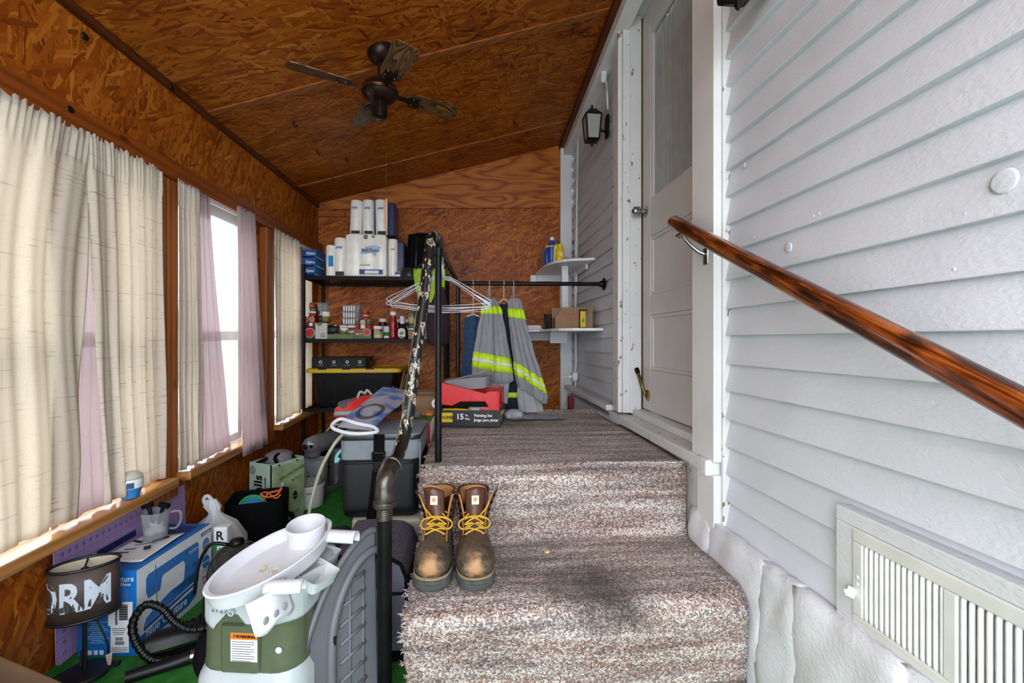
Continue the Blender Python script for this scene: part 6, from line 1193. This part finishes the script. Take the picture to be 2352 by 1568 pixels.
MB().ball((.085,-td/2*.99-.003,.285), .0085, 12, 8, (1,.5,1)).build('white_button', WPLAST, t, smooth=True)
MB().rings([[Vector((x+.07,y+.075,z)) for x, y in rrect(.10*f,.10*f,.03,4)] for f, z in ((1.05,.36),(1.05,.42),(.95,.437),(.6,.442))]).build('corner_block', LGREYP, t, smooth=40)
# loose light grey drawers and the white top tray
def opentray(name, label, loc, rz, w, d, h, mat, tilt=0):
    q = thing(name, label, 'tray', loc, rz); MB().rings([[Vector((x*f,y*f,z)) for x, y in rrect(w,d,.012,3)] for f, z in ((.84,0),(1,h),(1.03,h),(.97,h-.001),(.80,.004),(.1,.003))]).xf(Matrix.Rotation(tilt,4,'Y')).build('tray_body', mat, q, smooth=40); return q
PGT = M('pale_grey_tray',(204,208,208),.4,var=.03)
q = opentray('loose_bin', 'pale grey open bin lying on the olive side of the toy table', (-.412,1.215,.378), TR-.35, .10, .085, .035, PGT, .22); MB().box(-.002,.002,-.038,.038,.003,.033).xf(Matrix.Rotation(.22,4,'Y')).build('divider', PGT, q)
opentray('loose_bin', 'second pale grey open bin stacked beside the corner block of the toy table', (-.430,1.305,.378), TR-.25, .10, .08, .04, PGT, .12)
t = thing('oval_tray', 'large white oval tray with a cup ring lying across the toy table', 'tray', (-.500,1.215,.421), math.radians(60)); TRt = Matrix.Rotation(math.radians(-9),4,'Y') @ Matrix.Rotation(math.radians(3),4,'X')
def oval(k, z, e=0): 
    o_ = []
    for i in range(40):
        a = 2*PI*i/40; rx = .165+e; ry = .083+e
        if math.cos(a) > .3: ry *= 1-.18*(math.cos(a)-.3)
        o_.append(Vector((rx*k*math.cos(a), ry*k*math.sin(a), z)))
    return o_
MB().rings([oval(.97,0),oval(1.0,.012),oval(1.03,.034),oval(1.05,.038),oval(1.03,.041),oval(.97,.039),oval(.92,.018),oval(.86,.012),oval(.3,.012)]).xf(TRt).build('dish', WPLAST, t, smooth=40)
MB().lathe([(.05,.012),(.048,.045),(.052,.056),(.050,.060),(.044,.057),(.040,.03),(.03,.02)],28,(.105,.008,0)).xf(TRt).build('cup_ring', WPLAST, t, smooth=40)
MB().grid(lambda u, v: (-.03+.008*math.sin(v*7)+(u-.5)*.016*(1+.4*math.sin(v*17)),-.035+.05*v,.0135+.0015*math.sin(u*5+v*11)), 6, 12).xf(TRt).build('dried_residue', M('dried_cream',(206,200,180),.8,bump=.5), t, smooth=True)
def halfpipe(L, r, name, Mx):
    m = MB().grid(lambda u, v: (L*v, -r*math.cos(PI*1.25*u), r*math.sin(PI*1.25*u)), 14, 6); return m.xf(Mx).build(name, WPLAST, t, smooth=True, solid=.003)
halfpipe(.085, .022, 'spout_arm', TRt @ Matrix.Translation((.125,-.045,.018)) @ Matrix.Rotation(math.radians(-72),4,'Z'))
halfpipe(.085, .020, 'spout_arm', TRt @ Matrix.Translation((-.085,-.075,.018)) @ Matrix.Rotation(math.radians(-62),4,'Z'))
lip = MB().grid(lambda u, v: (-.145+.10*u, -.088-.022*v-.012*math.sin(PI*u), .028-.072*v-.008*math.sin(u*9)*v), 14, 8).xf(TRt).build('hanging_lip', WPLAST, t, smooth=True, solid=.003)
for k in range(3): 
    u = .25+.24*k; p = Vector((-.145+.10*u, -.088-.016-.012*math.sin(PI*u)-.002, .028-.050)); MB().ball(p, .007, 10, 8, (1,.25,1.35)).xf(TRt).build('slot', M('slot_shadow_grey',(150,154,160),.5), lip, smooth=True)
# grey plastic lid standing between the toy table and the railing
t = thing('plastic_cover', 'big grey ribbed plastic lid leaning upright between the toy table and the railing', 'cover', (-.430,1.130,0)); gu = Vector((.70,.714,0)); gv = Vector((-.05,.16,.985)).normalized(); gn = gu.cross(gv)
ol = [(0,0),(0,.11),(.012,.19),(.04,.27),(.08,.345),(.13,.405),(.175,.44),(.215,.455),(.232,.45),(.235,0)]
oc = [(0,0)] + [(p.x,p.y) for p in catmull([Vector((a,b,0)) for a, b in ol[1:9]],3)] + [(.235,0)]
MB().prism(oc, (0,0,0), gu, gv, gn*.010).build('panel', GREYP, t, bevel=.004)
MB().tube([gu*a+gv*b+gn*.010 for a, b in oc[1:-1]], .009, 8).build('rim', GREYP, t, smooth=True)
fr2 = [(.095,.0),(.095,.20),(.105,.27),(.13,.33),(.165,.375),(.20,.395),(.232,.40)]
MB().tube([gu*p.x+gv*p.y+gn*.012 for p in catmull([Vector((a,b,0)) for a, b in fr2],4)], .013, 8).build('ridge', GREYP, t, smooth=True)
for k in range(7):
    z = .06+.045*k; MB().tube([gu*.118+gv*z+gn*.012, gu*.195+gv*(z+.022)+gn*.012], .005, 6).build('rib', GREYP, t, smooth=True)
for a in (.145,.185): MB().tube([gu*a+gv*.0+gn*.011, gu*(a+.005)+gv*.35+gn*.011], .004, 6).build('rib', GREYP, t, smooth=True)
for z in (.10,.22): MB().obox(gu*.097+gv*z+gn*.0245, (.006,.006,.022)).build('slot', BLK, t)
t = sack('grey_film_bag', 'rolled pale grey plastic sheet behind the railing post', 'plastic sheet', (-.283,1.385,0), [(0,0,0,.022,.018),(0,0,.12,.026,.02),(0,0,.22,.022,.018),(0,0,.255,.010,.008)], clear('grey_film',(170,180,184),.7,.3), 6, .10, seed=95)

# ------------------------------------------------------------------ work boots
def leather():
    tt = NT('worn_boot_leather'); v = tt.obj(); n = tt.noise(v, 22, 3, .6).outputs['Fac']; n2 = tt.noise(v, 70, 3).outputs['Fac']; sp = tt.nd('SeparateXYZ'); tt.l(v, sp.inputs[0])
    c = tt.ramp(n, [(.3, lin(52,30,20)), (.55, lin(88,52,34)), (.75, lin(120,78,50))])
    dirt = tt.math('MULTIPLY', tt.ramp(sp.outputs[2], [(.10,(1,1,1)),(.17,(0,0,0))]), tt.ramp(n2, [(.3,(.35,.35,.35)),(.65,(.95,.95,.95))])); c = tt.mix(dirt, c, lin(96,86,72))
    blk = tt.math('MULTIPLY', tt.math('LESS_THAN', sp.outputs[1], -.035), tt.ramp(tt.math('MULTIPLY_ADD', n2, .5, tt.math('MULTIPLY', n, .5)), [(.47,(0,0,0)),(.55,(1,1,1))])); c = tt.mix(tt.math('MULTIPLY', blk, .75), c, lin(38,34,32))
    d = tt.nd('VectorMath', operation='DISTANCE'); tt.l(v, d.inputs[0]); d.inputs[1].default_value = (0,-.135,.062); e = tt.math('MULTIPLY_ADD', n, .05, d.outputs['Value'])
    c = tt.mix(tt.ramp(e, [(.046,(1,1,1)),(.060,(0,0,0))]), c, lin(178,134,92)); tt.col(c); tt.set(.5, spec=.4); tt.bump(tt.math('ADD', n, n2), .3, .003); return tt.m
LEA = leather(); LEAT = M('boot_leather_smooth',(84,48,32),.35,var=.3,scale=26,bump=.15); TANL = M('tan_lining',(176,122,74),.75,var=.08); SOLE = M('dusty_rubber',(70,74,72),.8,var=.3,scale=40,bump=.3); LACE = M('yellow_lace',(208,160,44),.7,var=.15,scale=120); EYE = M('black_eyelet',(20,20,22),.3,.6)
def boot(label, loc, rz, mir, lean):
    t = thing('work_boot', label, 'boot', loc, rz, 'pair of work boots')
    rg = [(-.150,.050,.010,.010,0),(-.147,.052,.030,.022,0),(-.135,.055,.045,.033,0),(-.112,.060,.054,.042,4),(-.08,.063,.057,.047,8),(-.045,.066,.053,.051,14),(-.012,.074,.047,.057,26),(.02,.086,.044,.066,42),(.048,.108,.043,.067,60),(.064,.138,.044,.062,76),(.072,.170,.046,.057,86),(.076,.200,.049,.055,90),(.078,.218,.051,.054,90)]
    rings = []
    for cy, cz, w, h, tl in rg:
        a = math.radians(tl); N = Vector((0,-math.sin(a),math.cos(a)))
        rings.append([Vector((mir*w*math.cos(q), cy, cz)) + N*h*math.sin(q) for q in [2*PI*j/28 for j in range(28)]])
    # leave the front of the shaft open: the upper three rings lose their top arc
    up = MB().rings(rings[:-3], cap=False); up.f.append(tuple(range(27,-1,-1))); n0 = (len(rings)-4)*28
    vs = [p for r in rings[-4:] for p in r]; fs = []
    for i in range(3):
        for j in range(28):
            q = 2*PI*(j+.5)/28
            if math.sin(q) > .62: continue
            j2 = (j+1) % 28; fs.append((i*28+j,i*28+j2,(i+1)*28+j2,(i+1)*28+j))
    up.add(vs, fs); up.build('upper', LEA, t, smooth=True, solid=.003, off=-1)
    MB().ball((0,.088,.052), .048, 18, 12, (.92,1.0,1.05)).build('heel_counter', LEA, t, smooth=True)
    so = [(0,-.162),(.03,-.155),(.05,-.135),(.06,-.10),(.06,-.06),(.05,-.01),(.043,.03),(.046,.08),(.042,.125),(.025,.143),(0,.147)]
    pl_ = [(mir*x,y) for x, y in so] + [(-mir*x*.97,y) for x, y in so[-2:0:-1]]
    if mir > 0: pl_ = pl_[::1]
    pv = [(p.x,p.y) for p in catmull([Vector((a,b,0)) for a, b in pl_],3,closed=True)]
    MB().rings([[Vector((x*f,y*f,z)) for x, y in pv] for f, z in ((.97,0),(.985,.004),(.985,.014),(.965,.016),(.98,.018),(.98,.026),(.95,.029))]).build('sole', SOLE, t, smooth=40); MB().rings([[Vector((x*f,y*f,z)) for x, y in pv] for f, z in ((.955,.028),(.955,.032),(.92,.034))], cap=False).build('welt', M('welt_thread',(150,130,96),.7,var=.3,scale=300), t, smooth=40)
    # tongue
    tg = MB().grid(lambda u, v: ((u-.5)*(.046+.016*v)+lean*v*.014, .012+.018*v-.012*math.sin(PI*u)-.004*v, .135+.098*v+.012*math.sin(PI*u)*(v > .99)+.010*(u-.5)*lean*v), 12, 12).build('tongue', LEAT, t, smooth=True, solid=.005)
    MB().tube([V((u/12-.5)*.062+lean*.014, .030-.012*math.sin(PI*u/12)-.004, .233+.012*math.sin(PI*u/12)+.010*(u/12-.5)*lean) for u in range(13)], .0045, 8).build('tongue_edge', TANL, tg, smooth=True)
    pc_ = Vector((lean*.010,.0015,.205)); decal(pc_, XX, (0,.18,1), .023,.027, PRINTW, tg, 'logo_patch', world=False, t=.0015); blob([(.007*math.cos(a),.007*math.sin(a)) for a in [.6+5.0*i/16 for i in range(17)]], pc_+V(0,-.0014,.002), XX, (0,.18,1), M('logo_orange',(222,140,50),.5), tg, 'logo_mark', world=False)
    # lining and flaring eyestays with hooks
    MB().grid(lambda u, v: (lambda q: Vector((.046*math.cos(q), .077-.051*math.sin(q), .15+.066*v)))(PI*.80+PI*1.40*u), 20, 4).build('lining', TANL, t, smooth=True, solid=.002)
    for s_ in (-1,1):
        fl_ = .022 if s_*lean >= 0 else .009
        es = MB().grid(lambda u, v: (s_*(.029+.010*v+fl_*v*v+.015*u), .014+.016*u+.006*v, .12+.10*v+.004*u), 3, 10).build('eyestay', LEAT, t, smooth=True, solid=.004)
        MB().tube([V(s_*(.029+.010*v+fl_*v*v), .012+.006*v, .12+.10*v) for v in [i/10 for i in range(11)]], .003, 6).build('edge_binding', TANL, es, smooth=True)
        for k in range(4):
            v = .25+.22*k; p = V(s_*(.036+.010*v+fl_*v*v+.002), .0165+.006*v, .12+.10*v); MB().lathe([(.0045,0),(.0045,.003),(.0025,.004),(.003,.007),(.0005,.008)],10).xf(Matrix.Translation(p) @ Matrix.Rotation(PI/2,4,'X')).build('hook', EYE, es, smooth=True)
        for k in range(4):
            f = k/3; p = V(s_*(.030-.002*f), -.045+.05*f, .113+.018*f+.014*f*f); MB().ball(p, .004, 8, 6).build('eyelet', EYE, t, smooth=True)
        MB().tube(catmull([V(s_*.036,-.058,.098),V(s_*.034,-.03,.110),V(s_*.035,.0,.125),V(s_*.038,.02,.14)],4), .0035, 6).build('stitched_seam', TANL if s_ > 0 else TANL, t, smooth=True)
    # laces
    for k in range(4):
        f = k/3; y = -.046+.05*f; z = .1175+.018*f+.016*f*f
        for s_ in (-1,1): MB().tube(catmull([V(-s_*.031,y,z-.003),V(-s_*.012,y+.004,z+.007+.004*f),V(s_*.014,y+.012,z+.012+.004*f),V(s_*.030,y+.016,z+.007)],4), .0026, 6).build('lace', LACE, t, smooth=True)
    for s_ in (-1,1):
        MB().tube(catmull([V(-s_*.02,.012,.148),V(s_*.01,-.006,.156),V(s_*.04,-.014,.150),V(s_*.05,-.012,.132),V(s_*.035,-.02,.122),V(s_*.008,-.018,.142)],5), .0027, 6).build('lace_bow', LACE, t, smooth=True)
    MB().tube(catmull([V(mir*.01,-.004,.150),V(mir*.03,.008,.165),V(mir*.046,.014,.185),V(mir*.052,.02,.20)],5), .0026, 6).build('lace_end', LACE, t, smooth=True)
    return t
boot('brown leather work boot standing left on the lower tread, tongue drooping to one side', (-.113,1.473,.283), math.radians(-3), -1, -1)
boot('brown leather work boot standing right on the lower tread, tongue upright', (.006,1.466,.283), math.radians(2), 1, .35)
